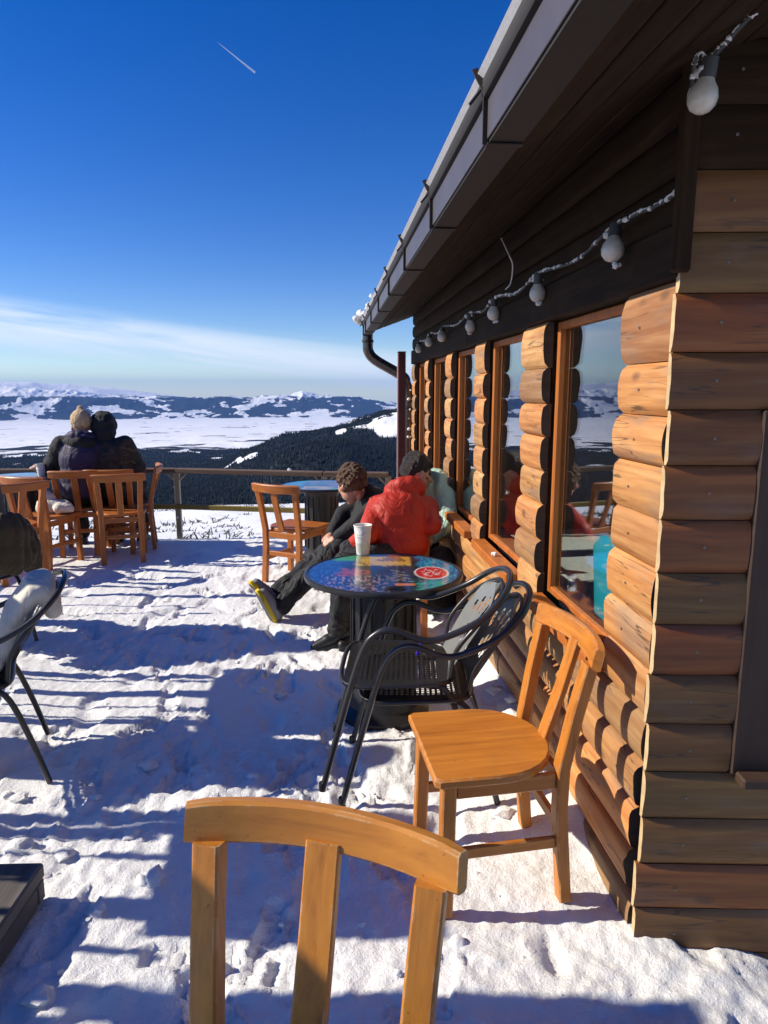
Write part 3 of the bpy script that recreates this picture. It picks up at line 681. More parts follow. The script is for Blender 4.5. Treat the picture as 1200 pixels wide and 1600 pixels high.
mb.add(v, [[0, 1, 2, 3, 4, 5], [11, 10, 9, 8, 7, 6]]+[[i, i+6, (i+1) % 6+6, (i+1) % 6] for i in range(6)]); mb.build('snow_cover', M['frost'], roof, 0)
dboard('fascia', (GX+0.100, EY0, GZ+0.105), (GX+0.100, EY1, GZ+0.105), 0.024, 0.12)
# gutter: open box trough with a folded dark rim, brackets and snow
mb = MB(); gy0, gy1 = EY0-0.03, EY1+0.06
prof = [(0, 0), (0, 0.098), (0.004, 0.098), (0.004, 0.004), (0.075, 0.004), (0.075, 0.09), (0.079, 0.09), (0.079, 0)]
v = [Vector((GX+x, y, GZ+z))-cab.location for y in (gy0, gy1) for x, z in prof]; n = len(prof)
mb.add(v, [[i, (i+1) % n, (i+1) % n+n, i+n] for i in range(n)]); mb.box(loc((GX+0.04, gy1, GZ+0.045)), (0.078, 0.004, 0.088), 0)
gut = mb.build('gutter', M['gutter_rim'], cab, 0)
mb = MB(); mb.box(loc((GX-0.003, (gy0+gy1)/2, GZ+0.052)), (0.004, gy1-gy0, 0.088), 0.001); mb.build('face', M['gutter'], gut)
mb = MB(); mb.box(loc((GX-0.004, (gy0+gy1)/2, GZ+0.122)), (0.03, gy1-gy0, 0.052), 0.012, seg=2); mb.build('rim', M['gutter_rim'], gut)
mb = MB(); mb.box(loc((GX-0.002, (gy0+gy1)/2, GZ+0.168)), (0.022, gy1-gy0+0.02, 0.040), 0.004); mb.build('drip_edge', M['gutter'], gut)
for y in (1.75, 2.62, 3.50, 4.38, 5.26, 6.14, 7.02, 7.45):
    mb = MB()
    mb.beam(loc((GX-0.006, y, GZ-0.004)), loc((GX-0.006, y, GZ+0.10)), 0.022, 0.004, (0, 1, 0), 0.001)
    mb.beam(loc((GX-0.006, y, GZ-0.004)), loc((GX+0.082, y, GZ-0.004)), 0.022, 0.004, (0, 0, 1), 0.001)
    mb.beam(loc((GX-0.008, y-0.01, GZ+0.10)), loc((GX-0.036, y+0.012, GZ+0.165)), 0.016, 0.004, (0, 1, 0), 0.001)
    mb.tube([loc((GX-0.045, y+0.02, GZ+0.09)), loc((GX-0.01, y-0.01, GZ+0.13))], 0.004, 6)
    mb.build('bracket', M['gutter_rim'], gut)
rg_ = random.Random(4)
def frost_lump(p, r, parent, name='snow_clump', mat='frost', n=5):
    mb = MB()
    for _ in range(n):
        q = Vector((rg_.gauss(0, r*0.6), rg_.gauss(0, r*0.9), rg_.gauss(0, r*0.4))); s_ = rg_.uniform(0, 50); k_ = r*rg_.uniform(0.5, 1.0)
        mb.add([v*(1+0.5*mnoise.noise((v.x*1.6+s_, v.y*1.6, v.z*1.6)))*k_+q+Vector(p) for v in iv], jf)
    return mb.build(name, M[mat], parent, 60)
for y, r in ((7.35, 0.045), (7.5, 0.06), (7.15, 0.03), (6.6, 0.025), (5.9, 0.02)): frost_lump(loc((GX-0.02, y, GZ+0.185)), r, gut)
# down pipe from the gutter end back to the wall corner
mb = MB(); ye = EY1-0.02
path = catmull([loc(p) for p in ((GX+0.04, ye, GZ+0.02), (GX+0.04, ye, GZ-0.07), (GX+0.05, ye-0.0, GZ-0.17), (GX+0.13, ye-0.005, GZ-0.26), (GX+0.40, ye-0.05, GZ-0.42), (CX-0.09, ye-0.08, GZ-0.50), (CX-0.06, ye-0.09, GZ-0.62), (CX-0.06, ye-0.09, GZ-0.95), (CX-0.06, ye-0.09, 0.05))], 7)
mb.tube(path, 0.055, 16)
dp = mb.build('downpipe', M['pipe'], cab)
for p in ((GX+0.04, ye, GZ-0.06), (CX-0.06, ye-0.09, GZ-0.75), (CX-0.06, ye-0.09, 0.9)):
    mb = MB(); mb.lathe([(0.056, -0.014), (0.062, -0.01), (0.062, 0.01), (0.056, 0.014)], 14, loc(p)); mb.build('collar', M['gutter_rim'], dp)
for k_ in range(7):
    t = k_/7; frost_lump(loc(Vector((GX+0.15, ye, GZ-0.295)).lerp(Vector((GX+0.36, ye-0.04, GZ-0.44)), t)), 0.014, dp, n=3)
for k_ in range(6): frost_lump(loc((CX-0.055, ye-0.125, 1.6-k_*0.10)), 0.018, dp, n=3)
# rime along the window sills
for (y, r) in ((2.3, 0.02), (2.55, 0.015), (3.5, 0.02)): frost_lump(loc((CX-0.05, y, sill_z+0.07)), r*0.6, cab, n=3)

# ------------------------------------------------------------------ string of frosted bulbs along the beam
st = thing('string_light', 'string of frost covered bulbs hanging from a cable along the dark beam', 'string lights', (0.86, 1.6, 2.1))
SO = st.location
bp = [at(px, py, x=0.845) for px, py in ((962, 352), (841, 428), (772, 466), (733, 490), (692, 511), (672, 521), (655, 533))]
bp = [Vector((1.0-0.152, 1.60, 2.30))]+bp
cp = []
for i, p in enumerate(bp):
    cp.append(p)
    if i+1 < len(bp):
        q = bp[i+1]; mid = p.lerp(q, 0.5); mid.z -= 0.025 if i else -0.02; mid.x = 0.862 if i else 0.868
        if i == 0: cp += [Vector((0.862, 1.70, 2.33)), Vector((0.868, 1.735, 2.10)), Vector((0.866, 1.80, 2.06))]
        else: cp.append(mid)
ext = [Vector((0.95, 1.52, 2.40)), Vector((0.90, 1.55, 2.36))]
mb = MB(); cpath = catmull([p-SO for p in ext+cp], 8); mb.tube(cpath, 0.005, 6); cab_l = mb.build('cable', M['cable'], st)
fp = []
for i in range(len(cpath)-1): fp += [cpath[i].lerp(cpath[i+1], q/5)+Vector((0, 0, 0.003+0.006*mnoise.noise((i*0.9+q*0.18, 7.7, 1)))) for q in range(5)]
mb = MB(); mb.tube(fp, 0.0066, 7, scale=[max(0.2, 0.62+1.0*mnoise.noise((i*0.37, 3.3, 0.2))+0.8*mnoise.noise((i*0.93, 1.3, 5.2))) for i in range(len(fp))])
mb.build('frost_coat', M['frost'], cab_l, 60)
for i, p in enumerate(bp):
    sc_ = 1.0; L = MB(); tl = R(rg_.uniform(-14, 14)); X = Matrix.Translation(p-SO) @ Matrix.Rotation(tl, 4, 'X') @ Matrix.Rotation(R(rg_.uniform(-10, 10)), 4, 'Y')
    prof = [(0.012, 0.0), (0.015, -0.012), (0.017, -0.035), (0.022, -0.046), (0.032, -0.060), (0.037, -0.078), (0.034, -0.096), (0.024, -0.110), (0.010, -0.117), (0.001, -0.118)]
    L.lathe(prof[2:], 18); L.v = [X @ Vector((v[0]*0.9, v[1]*0.9, -0.035+(v[2]+0.035)*0.9)) for v in L.v]; b = L.build('bulb', M['bulb'], st, 60)
    s_ = MB(); s_.lathe([(0.008, 0.006), (0.0165, 0.002), (0.0185, -0.030), (0.0175, -0.038)], 14); s_.v = [X @ Vector(v) for v in s_.v]; s_.build('socket', M['cable'], b)
    frost_lump(X @ Vector((0, 0.02, -0.02)), 0.013, b, 'frost', n=4)
for i, p in enumerate(bp[1:5]): frost_lump(p-SO+Vector((0.0, -0.03, -0.115)), 0.010, st, 'frost', n=3)
# thin wire hanging down to the cable from the soffit
mb = MB(); mb.tube(catmull([at(783, 372, x=0.80)-SO, at(796, 400, x=0.82)-SO, at(801, 415, x=0.84)-SO, at(798, 442, x=0.858)-SO, at(790, 452, x=0.862)-SO], 4), 0.003, 5); mb.build('wire', M['frost'], st)

# ------------------------------------------------------------------ railing, red post
rp = [at(-60, 729, y=7.75), Vector((-1.66, 7.66, 0.735)), Vector((-0.05, 7.25, 0.73)), Vector((0.62, 7.12, 0.73))]
rp[0].z = 0.74; rp = [Vector((-5.6, 7.72, 0.74)), Vector((-3.9, 7.7, 0.74))]+rp[1:]
rail = thing('railing', 'terrace railing with dark plank top and mustard lower rail along the far edge', 'railing', (-1.66, 7.66, 0)); RO = rail.location
def along(name, p0, p1, w, t, mat, parent):
    p0 = Vector(p0); p1 = Vector(p1); x = (p1-p0).normalized(); y = Vector((0, 0, 1)).cross(x).normalized(); z = x.cross(y)
    v, f = bev_box((p1-p0).length, w, t, 0.006); me = MB().add(v, f).mesh(name, M[mat], 30); o = bpy.data.objects.new(name, me); C.objects.link(o); o.parent = parent
    TT = Matrix(((x.x, y.x, z.x, 0), (x.y, y.y, z.y, 0), (x.z, y.z, z.z, 0), (0, 0, 0, 1))); TT.translation = (p0+p1)/2; o.matrix_local = TT; return o
for i in range(len(rp)-1):
    p, q = rp[i]-RO, rp[i+1]-RO; d = (q-p).normalized()*0.003
    along('top_rail', p+d, q-d, 0.11, 0.05, 'rail_wood', rail)
    along('lower_rail', p+d-Vector((0, 0, 0.40)), q-d-Vector((0, 0, 0.40)), 0.035, 0.055, 'mustard', rail)
for p in (rp[0], rp[1], rp[2], Vector((-0.05, 7.25, 0)), rp[4]):
    mb = MB(); x, y = p.x-RO.x, p.y-RO.y
    mb.box((x, y+0.03, 0.32), (0.06, 0.06, 0.78), 0.006); pst = mb.build('post', M['galv'], rail)
    mb = MB(); mb.beam((x-0.10, y+0.03, 0.70), (x, y+0.03, 0.60), 0.02, 0.02); mb.beam((x+0.10, y+0.03, 0.70), (x, y+0.03, 0.60), 0.02, 0.02); mb.build('brace', M['galv'], pst)
    frost_lump((x-0.03, y-0.01, 0.55), 0.012, pst, 'rime', n=4); frost_lump((x+0.0, y-0.012, 0.22), 0.012, pst, 'rime', n=4)
mb = MB(); mb.box((0.70, -0.18, 0.69), (0.03, 0.02, 0.05), 0.004); mb.tube([(0.70, -0.19, 0.67), (0.69, -0.19, 0.60)], 0.005, 5); mb.build('clamp', M['black_metal'], rail)
frost_lump((1.24, -0.27, 0.755), 0.02, rail, 'snow_clump'); frost_lump((-0.9, 0.03, 0.768), 0.03, rail, 'snow_clump')
# left hand railing, just outside the photograph, whose shadow lies on the snow
lr = thing('railing', 'side railing with dark plank top running back from the far corner', 'railing', (-3.9, 5.0, 0))
for a_, b_ in (((-0.0, 2.62), (0.0, 0.1)), ((0, 0.094), (0.1, -2.3))):
    along('top_rail', (a_[0], a_[1], 0.74), (b_[0], b_[1], 0.74), 0.13, 0.05, 'rail_wood', lr); along('lower_rail', (a_[0], a_[1], 0.36), (b_[0], b_[1], 0.36), 0.035, 0.055, 'mustard', lr)
for yy in (1.4, 0.1, -1.1, -2.2):
    mb = MB(); mb.box((0.04, yy, 0.32), (0.06, 0.06, 0.78), 0.006); mb.build('post', M['galv'], lr)
p = at(627, 715, y=7.02)
po = thing('steel_post', 'dark red square steel post standing beside the downpipe at the railing end', 'post', (p.x, 7.02, 0))
mb = MB(); mb.box((0, 0, 0.96), (0.075, 0.075, 2.0), 0.005); mb.build('shaft', M['red_post'], po)
mb = MB(); mb.box((0, 0, 1.968), (0.082, 0.082, 0.012), 0.003); mb.build('cap', M['red_post'], po)
mb = MB(); mb.box((-0.0405, 0.02, 1.0), (0.004, 0.012, 1.7), 0.001); mb.build('strip', M['frost'], po)

# ------------------------------------------------------------------ furniture
def wooden_chair():
    t = thing('wooden_chair', 'orange varnished wooden chair', 'chair', group='orange wooden chairs on the terrace')
    # D shaped seat made of glued staves
    out = [(-0.222, 0.200), (-0.210, 0.214), (0.210, 0.214), (0.222, 0.200)]
    for i in range(15):
        a_ = math.pi*i/14; out.append((0.222*math.cos(a_)**1 if abs(math.cos(a_)) > 1e-6 else 0, 0.02-0.222*math.sin(a_)**0.9))
    mb = MB(); n = len(out); zs = ((0.440, 0.985), (0.436+0.008, 1.0), (0.462, 1.0), (0.468, 0.975))
    for z, k_ in zs: mb.v += [Vector((x*k_, y*k_, z)) for x, y in out]
    for i in range(3):
        for j in range(n): mb.f.append([i*n+j, i*n+(j+1) % n, (i+1)*n+(j+1) % n, (i+1)*n+j][::-1]); mb.m.append(0)
    mb.f.append(list(range(n))); mb.f.append([3*n+j for j in range(n)][::-1]); mb.m += [0, 0]
    mb.build('seat', M['chair_y'], t, 30)
    for s_ in (-1, 1):
        mb = MB(); mb.beam((s_*0.19, 0.175, 0), (s_*0.178, 0.165, 0.437), 0.044, 0.044, (0, 1, 0), 0.005); mb.build('leg', M['chair_z'], t)
        mb = MB(); w2, d2 = 0.024, 0.019
        path = [(s_*0.172, -0.215, 0), (s_*0.170, -0.190, 0.30), (s_*0.170, -0.192, 0.45), (s_*0.178, -0.224, 0.63), (s_*0.186, -0.258, 0.785)]
        mb.sweep(path, [(-w2, -d2+0.004), (-w2+0.004, -d2), (w2-0.004, -d2), (w2, -d2+0.004), (w2, d2-0.004), (w2-0.004, d2), (-w2+0.004, d2), (-w2, d2-0.004)], up=(0, 1, 0)); mb.build('back_post', M['chair_z'], t, 30)
        mb = MB(); mb.beam((s_*0.183, 0.15, 0.20), (s_*0.171, -0.180, 0.20), 0.018, 0.038); mb.build('stretcher', M['chair_y'], t)
        mb = MB(); mb.beam((s_*0.179, 0.142, 0.408), (s_*0.170, -0.172, 0.408), 0.02, 0.052); mb.build('apron', M['chair_y'], t)
    mb = MB(); mb.beam((-0.155, 0.167, 0.408), (0.155, 0.167, 0.408), 0.02, 0.052); mb.build('apron', M['chair_x'], t)
    mb = MB(); mb.beam((-0.145, -0.190, 0.408), (0.145, -0.190, 0.408), 0.02, 0.052); mb.build('apron', M['chair_x'], t)
    mb = MB(); mb.beam((-0.145, -0.192, 0.25), (0.145, -0.192, 0.25), 0.018, 0.04); mb.build('stretcher', M['chair_x'], t)
    mb = MB(); mb.sweep([(0, -0.196, 0.455), (0, -0.252, 0.63), (0, -0.297, 0.795)], [(-0.029, -0.008), (-0.026, -0.011), (0.026, -0.011), (0.029, -0.008), (0.029, 0.008), (0.026, 0.011), (-0.026, 0.011), (-0.029, 0.008)], up=(0, 1, 0)); mb.build('slat', M['chair_z'], t, 30)
    # bowed top rail
    mb = MB(); n = 16; hh_, tt_ = 0.036, 0.015; ln = Vector((0, -0.20, 1)).normalized(); nn = Vector((0, 1, 0.20)).normalized()
    for i in range(n+1):
        u_ = -1+2*i/n; x = u_*0.232; c_ = Vector((x, -0.260-0.050*(1-u_*u_), 0.812)); k_ = 1.0 if 0 < i < n else 0.90
        tg = Vector((0.238, 0.104*u_*1.0, 0)).normalized(); out_n = nn-tg*nn.dot(tg); out_n.normalize()
        for a_, b_ in ((-hh_, -tt_+0.006), (-hh_+0.005, -tt_), (hh_-0.006, -tt_), (hh_, -tt_+0.006), (hh_, tt_-0.006), (hh_-0.006, tt_), (-hh_+0.005, tt_), (-hh_, tt_-0.006)): mb.v.append(c_+ln*a_*k_+out_n*b_*k_)
    for i in range(n):
        for j in range(8): mb.f.append([i*8+j, i*8+(j+1) % 8, (i+1)*8+(j+1) % 8, (i+1)*8+j]); mb.m.append(0)
    mb.f.append(list(range(8))[::-1]); mb.f.append([n*8+j for j in range(8)]); mb.m += [0, 0]
    mb.build('top_rail', M['chair_x'], t, 32)
    return t
def face(d): return math.atan2(d[1], d[0])-math.pi/2      # rotation that turns local +y to d
WC = wooden_chair()
# nearest chair seen from its front, only the backrest in view
mid = Vector((-0.022, 1.075, 0)); dv = Vector((-0.345, -0.94, 0)).normalized()
ch_front = place(WC, mid+dv*0.295, face(dv), 'orange wooden chair in the foreground of which only the backrest shows', tone=(1, 1, 1, 1)); ch_front.scale = (1.07, 1.05, 1.02)
ch2 = place(WC, (0.495, 2.055, 0.0), face((-1, -0.07)), 'orange wooden chair standing beside the stacked black chairs with its back to the cabin wall', tone=(0.98, 0.88, 0.8, 1))
ch3 = place(WC, (-0.285, 5.80, 0), face((0.55, 0.84)), 'orange wooden chair drawn up to the painted round table at the railing')
place(WC, (-1.97, 6.66, 0), face((-0.25, 0.97)), 'empty orange wooden chair seen from behind at the feet of the seated pair')
place(WC, (-2.60, 6.52, 0), face((0.35, 0.94)), 'orange wooden chair with a white bag on its seat beside the seated pair')
place(WC, (-2.02, 7.17, 0), face((-0.98, -0.2)), 'orange wooden chair turned sideways next to the camouflage jacket')
place(WC, (-2.72, 6.02, 0), face((-0.75, 0.66)), 'orange wooden chair behind the person at the left table edge')

def metal_chair():
    t = thing('metal_armchair', 'black tubular metal armchair', 'chair', group='black metal armchairs on the terrace')
    half = [(0.240, 0.285, 0), (0.258, 0.19, 0.36), (0.268, 0.125, 0.575), (0.270, 0.075, 0.645), (0.272, 0.01, 0.662), (0.272, -0.09, 0.628), (0.268, -0.165, 0.632), (0.254, -0.295, 0.690), (0.205, -0.385, 0.760), (0.105, -0.430, 0.800), (0, -0.443, 0.812)]
    full = [(-x, y, z) for x, y, z in half]+[(x, y, z) for x, y, z in half[::-1][1:]]
    mb = MB(); mb.tube(catmull(full, 5), 0.0125, 10); fr_ = mb.build('arm_frame', M['black_metal'], t, 60)
    for s_ in (-1, 1):
        mb = MB(); mb.tube(catmull([(s_*0.205, -0.10, 0.425), (s_*0.212, -0.19, 0.40), (s_*0.220, -0.26, 0.22), (s_*0.226, -0.32, 0.0)], 5), 0.012, 8); mb.build('leg', M['black_metal'], t, 60)
        mb = MB(); mb.lathe([(0.014, 0), (0.0145, 0.03), (0.0128, 0.034)], 10, (s_*0.240, 0.285, 0.0)); mb.build('foot_cap', M['black_plastic'], t)
    mb = MB(); mb.tube(catmull([(-0.175, -0.20, 0.44), (-0.200, -0.225, 0.56), (-0.190, -0.320, 0.68), (-0.105, -0.398, 0.752), (0, -0.415, 0.772), (0.105, -0.398, 0.752), (0.190, -0.320, 0.68), (0.200, -0.225, 0.56), (0.175, -0.20, 0.44)], 5), 0.009, 8); mb.build('back_frame', M['black_metal'], t, 60)
    # seat ring and perforated pan
    ring = [(-0.215, 0.19, 0.425), (0, 0.222, 0.43), (0.215, 0.19, 0.425), (0.232, 0.0, 0.428), (0.19, -0.19, 0.43), (0, -0.215, 0.43), (-0.19, -0.19, 0.43), (-0.232, 0, 0.428)]
    mb = MB(); mb.tube(catmull(ring, 5, True), 0.010, 8, closed=True); mb.build('seat_frame', M['black_metal'], t, 60)
    mb = MB(); nx, ny = 41, 41
    def seat_pt(i, j):
        u_, w_ = 2*i/(nx-1)-1, 2*j/(ny-1)-1; k_ = 0.222-0.012*w_*-1; return Vector((u_*k_*(1-0.06*(w_ < 0)*w_*w_), w_*0.205, 0.432-0.012*(1-u_*u_)*(1-w_*w_)))
    mb.v = [seat_pt(i, j) for j in range(ny) for i in range(nx)]
    for j in range(ny-1):
        for i in range(nx-1):
            if i % 2 and j % 2 and 3 < i < nx-5 and 3 < j < ny-5: continue
            mb.f.append([j*nx+i, j*nx+i+1, (j+1)*nx+i+1, (j+1)*nx+i]); mb.m.append(0)
    mb.build('seat', M['black_metal'], t, 60)
    # pressed sheet backrest with a fan of slots
    mb = MB(); nx, ny = 57, 49
    def back_pt(i, j):
        u_, w_ = 2*i/(nx-1)-1, j/(ny-1); wd = 0.165+0.03*math.sin(w_*2.2); top = math.sqrt(max(0, 1-max(0, (w_-0.55)/0.45)**2.2)); wd *= max(0.12, top)
        y = -0.205-0.215*w_**1.1+0.035*u_*u_*(0.4+w_*0.6); return Vector((u_*wd, y, 0.445+w_*0.335-0.01*u_*u_))
    mb.v = [back_pt(i, j) for j in range(ny) for i in range(nx)]
    for j in range(ny-1):
        for i in range(nx-1):
            p = (mb.v[j*nx+i]+mb.v[(j+1)*nx+i+1])/2; a_ = math.atan2(p.x, p.z-0.43); r_ = math.hypot(p.x, p.z-0.43); hole = False
            for k_ in range(-2, 3):
                c_ = k_*0.235; 
                for (r0, r1) in ((0.10, 0.175), (0.205, 0.285)):
                    if r0+abs(k_)*0.004 < r_ < r1-abs(k_)*0.012:
                        tt = (r_-r0)/(r1-r0)
                        if abs(a_-c_)*r_ < 0.0115*math.sin(math.pi*min(1, max(0, tt)))**0.5: hole = True
            if hole: continue
            mb.f.append([j*nx+i, j*nx+i+1, (j+1)*nx+i+1, (j+1)*nx+i]); mb.m.append(0)
    mb.build('backrest', M['grey_sheet'], t, 60)
    return t
MC = metal_chair()
sdir = Vector((-1, 0.12, 0)).normalized()
mA = place(MC, (0.345, 2.655, 0.0), face(sdir), 'lower of the two stacked black metal armchairs beside the round table')
mB = place(MC, Vector((0.345, 2.655, 0.062))+sdir*0.075, face(sdir), 'upper of the two stacked black metal armchairs beside the round table')
mL = place(MC, (-1.54, 2.80, 0), face((-0.93, -0.37)), 'black metal armchair with a cream jacket over its back')
place(MC, (-2.28, 4.42, 0), face((-0.80, 0.60)), 'black metal armchair with an olive brown coat behind the dark seated person')
place(MC, (0.33, 5.35, 0), face((-0.75, -0.66)), 'black metal armchair under the curly haired person')

# ---- round tables with painted tops
def art(x, y, dark):
    """flat print of the tabletop: abstract blocks of colour, scribble and a red oval badge; x right, y away (unit disc)"""
    n = perlin(np.array(x*4.0), np.array(y*4.0), 3); n2 = perlin(np.array(x*13.0), np.array(y*13.0), 9); n3 = perlin(np.array(x*30.0), np.array(y*9.0+x*14), 13)
    col = np.stack([0.010+0.02*np.abs(n2), 0.012+0.02*np.abs(n2), 0.018+0.02*np.abs(n)], -1)
    def lay(mask, c):
        nonlocal col
        col = col*(1-mask[..., None])+np.array(c)*mask[..., None]
    lay(sstep(-x+0.25*n, 0.30, 0.62), (0.010, 0.030, 0.16)); lay(sstep(-x+0.2*n2, 0.35, 0.55)*sstep(n3, 0.1, 0.3), (0.02, 0.09, 0.32))
    lay(sstep(x+0.15*n, 0.36, 0.5), (0.008, 0.11, 0.26)); lay(sstep(x, 0.4, 0.5)*sstep(n3+n*0.5, 0.05, 0.3), (0.02, 0.28, 0.42)); lay(sstep(x, 0.3, 0.45)*sstep(-y, 0.3, 0.5)*sstep(n2, -0.2, 0.2), (0.01, 0.30, 0.24))
    yl = sstep(y+0.06*n2, 0.26, 0.33)*(1-sstep(y, 0.74, 0.84))*sstep(x, -0.42, -0.30)*(1-sstep(x, 0.34, 0.38)); lay(yl, (0.52, 0.31, 0.035)); lay(yl*sstep(n+0.4*n3, 0.05, 0.32)*0.8, (0.10, 0.055, 0.012))
    gr = sstep(y, 0.50, 0.6)*(1-sstep(y, 0.80, 0.9))*sstep(-x, 0.28, 0.42)*(1-sstep(-x, 0.62, 0.72)); lay(gr, (0.05, 0.30, 0.07))
    sc_ = np.exp(-((x+0.38)**2/0.05+(y+0.05)**2/0.07)); lay(sstep(sc_+0.5*n2, 0.45, 0.8)*0.9, (0.34, 0.045, 0.03))
    pk = sstep(n3+0.3*n2, 0.10, 0.24)*sstep(-y, 0.05, 0.35)*sstep(-x, -0.18, 0.1)*(1-sstep(-x, 0.6, 0.8)); lay(pk*0.8, (0.34, 0.20, 0.20))
    lay(sstep(-y, 0.15, 0.2)*(1-sstep(-y, 0.44, 0.5))*sstep(x, 0.02, 0.08)*(1-sstep(x, 0.28, 0.34))*sstep(n2, -0.1, 0.2)*0.7, (0.20, 0.14, 0.03))
    lay(sstep(-y, 0.54, 0.56)*(1-sstep(-y, 0.64, 0.66))*sstep(x, 0.13, 0.15)*(1-sstep(x, 0.36, 0.38)), (0.55, 0.16, 0.03))
    for k_ in range(4):
        cc = -0.02+0.10*k_; lay(sstep(-np.abs(y+0.02+0.16*k_+0.7*(x-0.22-0.05*k_)), -0.030, -0.012)*sstep(x, 0.08+0.03*k_, 0.10+0.03*k_)*(1-sstep(x, 0.26+0.03*k_, 0.28+0.03*k_))*sstep(n3, -0.3, 0.0)*0.6, (0.30, 0.30, 0.30))
    if not dark:
        ox, oy = 0.60, -0.06; e = ((x-ox)/0.212)**2+((y-oy)/0.30)**2; lay(1-sstep(e, 1.0, 1.06), (0.72, 0.62, 0.60)); lay(1-sstep(e, 0.82, 0.88), (0.50, 0.012, 0.025))
        for k_ in range(3):
            u_ = (x-ox)/0.15; w_ = 0.06*np.sin(u_*7+k_*1.9)+0.04*np.sin(u_*15+k_); ln_ = (1-sstep(np.abs(y-oy-w_-0.10*(k_-1)), 0.008, 0.026))*(np.abs(u_) < 0.85-0.25*abs(k_-1)); lay(ln_*0.85, (0.74, 0.60, 0.60))
    return col
tm_ = MT('painted_tabletop'); tm_.set(Base_Color=tm_.n('ShaderNodeVertexColor', layer_name='print').outputs[0], Roughness=0.16, Specular_IOR_Level=0.6, Coat_Weight=0.5, Coat_Roughness=0.06)
tm_.bump(tm_.noise(tm_.coord('Object'), 30, 3, 0.5), 0.02, 0.002)
def round_table(loc_, label, r=0.385, h=0.72, rz=0.0, plain=False):
    t = thing('round_table', label, 'table', loc_, rz, 'round painted tables')
    nr, na = 70, 180; rad = np.linspace(0.004, 0.955, nr)*r; an = np.linspace(0, 2*np.pi, na+1); A_, R_ = np.meshgrid(an, rad)
    me = grid_mesh('tabletop', R_*np.cos(A_), R_*np.sin(A_), np.full_like(A_, h+0.001), tm_.m)
    me.flip_normals() if me.polygons[0].normal.z < 0 else None
    ca = me.color_attributes.new('print', 'FLOAT_COLOR', 'POINT'); cl = art(R_*np.cos(A_)/r, R_*np.sin(A_)/r, plain); cl = np.concatenate([cl, np.ones((*cl.shape[:2], 1))], -1)
    ca.data.foreach_set('color', cl.astype(np.float32).ravel())
    o = bpy.data.objects.new('tabletop', me); C.objects.link(o); o.parent = t
    mb = MB(); mb.lathe([(0.02, h-0.028), (r-0.02, h-0.028), (r-0.004, h-0.022), (r, h-0.010), (r-0.002, h+0.001), (r-0.012, h+0.005), (r-0.022, h+0.002), (r*0.95-0.002, h-0.004)], 64, cap=False); mb.build('rim', simple('table_rim', (0.045, 0.045, 0.047), 0.32, 0.4) if 'table_rim' not in bpy.data.materials else bpy.data.materials['table_rim'], t)
    mb = MB(); mb.lathe([(0.225, 0.0), (0.23, 0.03), (0.21, 0.045), (0.18, 0.06), (0.160, 0.12), (0.150, 0.40), (0.155, 0.62), (0.185, 0.685), (0.20, h-0.029)], 32); mb.build('pedestal', M['black_plastic'], t)
    mb = MB()
    for k_ in range(16):
        a_ = k_*6.283/16; mb.beam((0.163*math.cos(a_), 0.163*math.sin(a_), 0.14), (0.154*math.cos(a_), 0.154*math.sin(a_), 0.62), 0.012, 0.012, (math.cos(a_), math.sin(a_), 0), 0.003)
    mb.build('ribs', M['black_plastic'], t)
    return t
TB = round_table((0.258, 3.245, 0), 'round table with painted top and red oval badge beside the stacked black chairs', rz=-YW)
round_table((-0.07, 6.45, 0), 'round painted table behind the curly haired person at the railing', rz=3.0, plain=True)
round_table((-3.02, 7.0, 0), 'round table at the left beside the person in the beige beanie', rz=2.0, h=0.76, plain=True)

def cup(loc_, label, h=0.16):
    t = thing('paper_cup', label, 'cup', loc_, 0, 'white paper cups')
    mb = MB(); mb.lathe([(0.027, 0.0), (0.0285, 0.004), (0.0345, h*0.60), (0.0360, h*0.61), (0.0362, h*0.66), (0.0352, h*0.67), (0.0395, h-0.004), (0.042, h-0.002), (0.0415, h+0.002), (0.0385, h), (0.034, h*0.5), (0.026, 0.006)], 28)
    mb.v = [Vector((v.x*1.2, v.y*1.2, v.z)) for v in mb.v]; mb.build('body', cup_mat, t, 50)
    mb = MB(); mb.lathe([(0.001, h*0.62), (0.0345, h*0.62)], 24, cap=False); mb.build('drink', simple('coffee', (0.05, 0.022, 0.01), 0.15) if 'coffee' not in bpy.data.materials else bpy.data.materials['coffee'], t)
    return t
cm_ = MT('printed_paper'); cc = cm_.coord('Object'); st_ = cm_.step(cm_.noise(cm_.coord('Object', (60, 60, 34)), 1, 4, 0.7), 0.56, 0.64)
cm_.set(Base_Color=cm_.mix(cm_.math('MULTIPLY', st_, 0.45), (0.80, 0.78, 0.74), (0.28, 0.26, 0.25)), Roughness=0.5); cup_mat = cm_.m
p = at(567, 866, z=0.722); cup((p.x, p.y, 0.7215), 'white paper cup standing on the round table with the red oval badge')
cup((-2.82, 7.02, 0.7615), 'white paper cup on the left table beside the person in the beanie', 0.12)

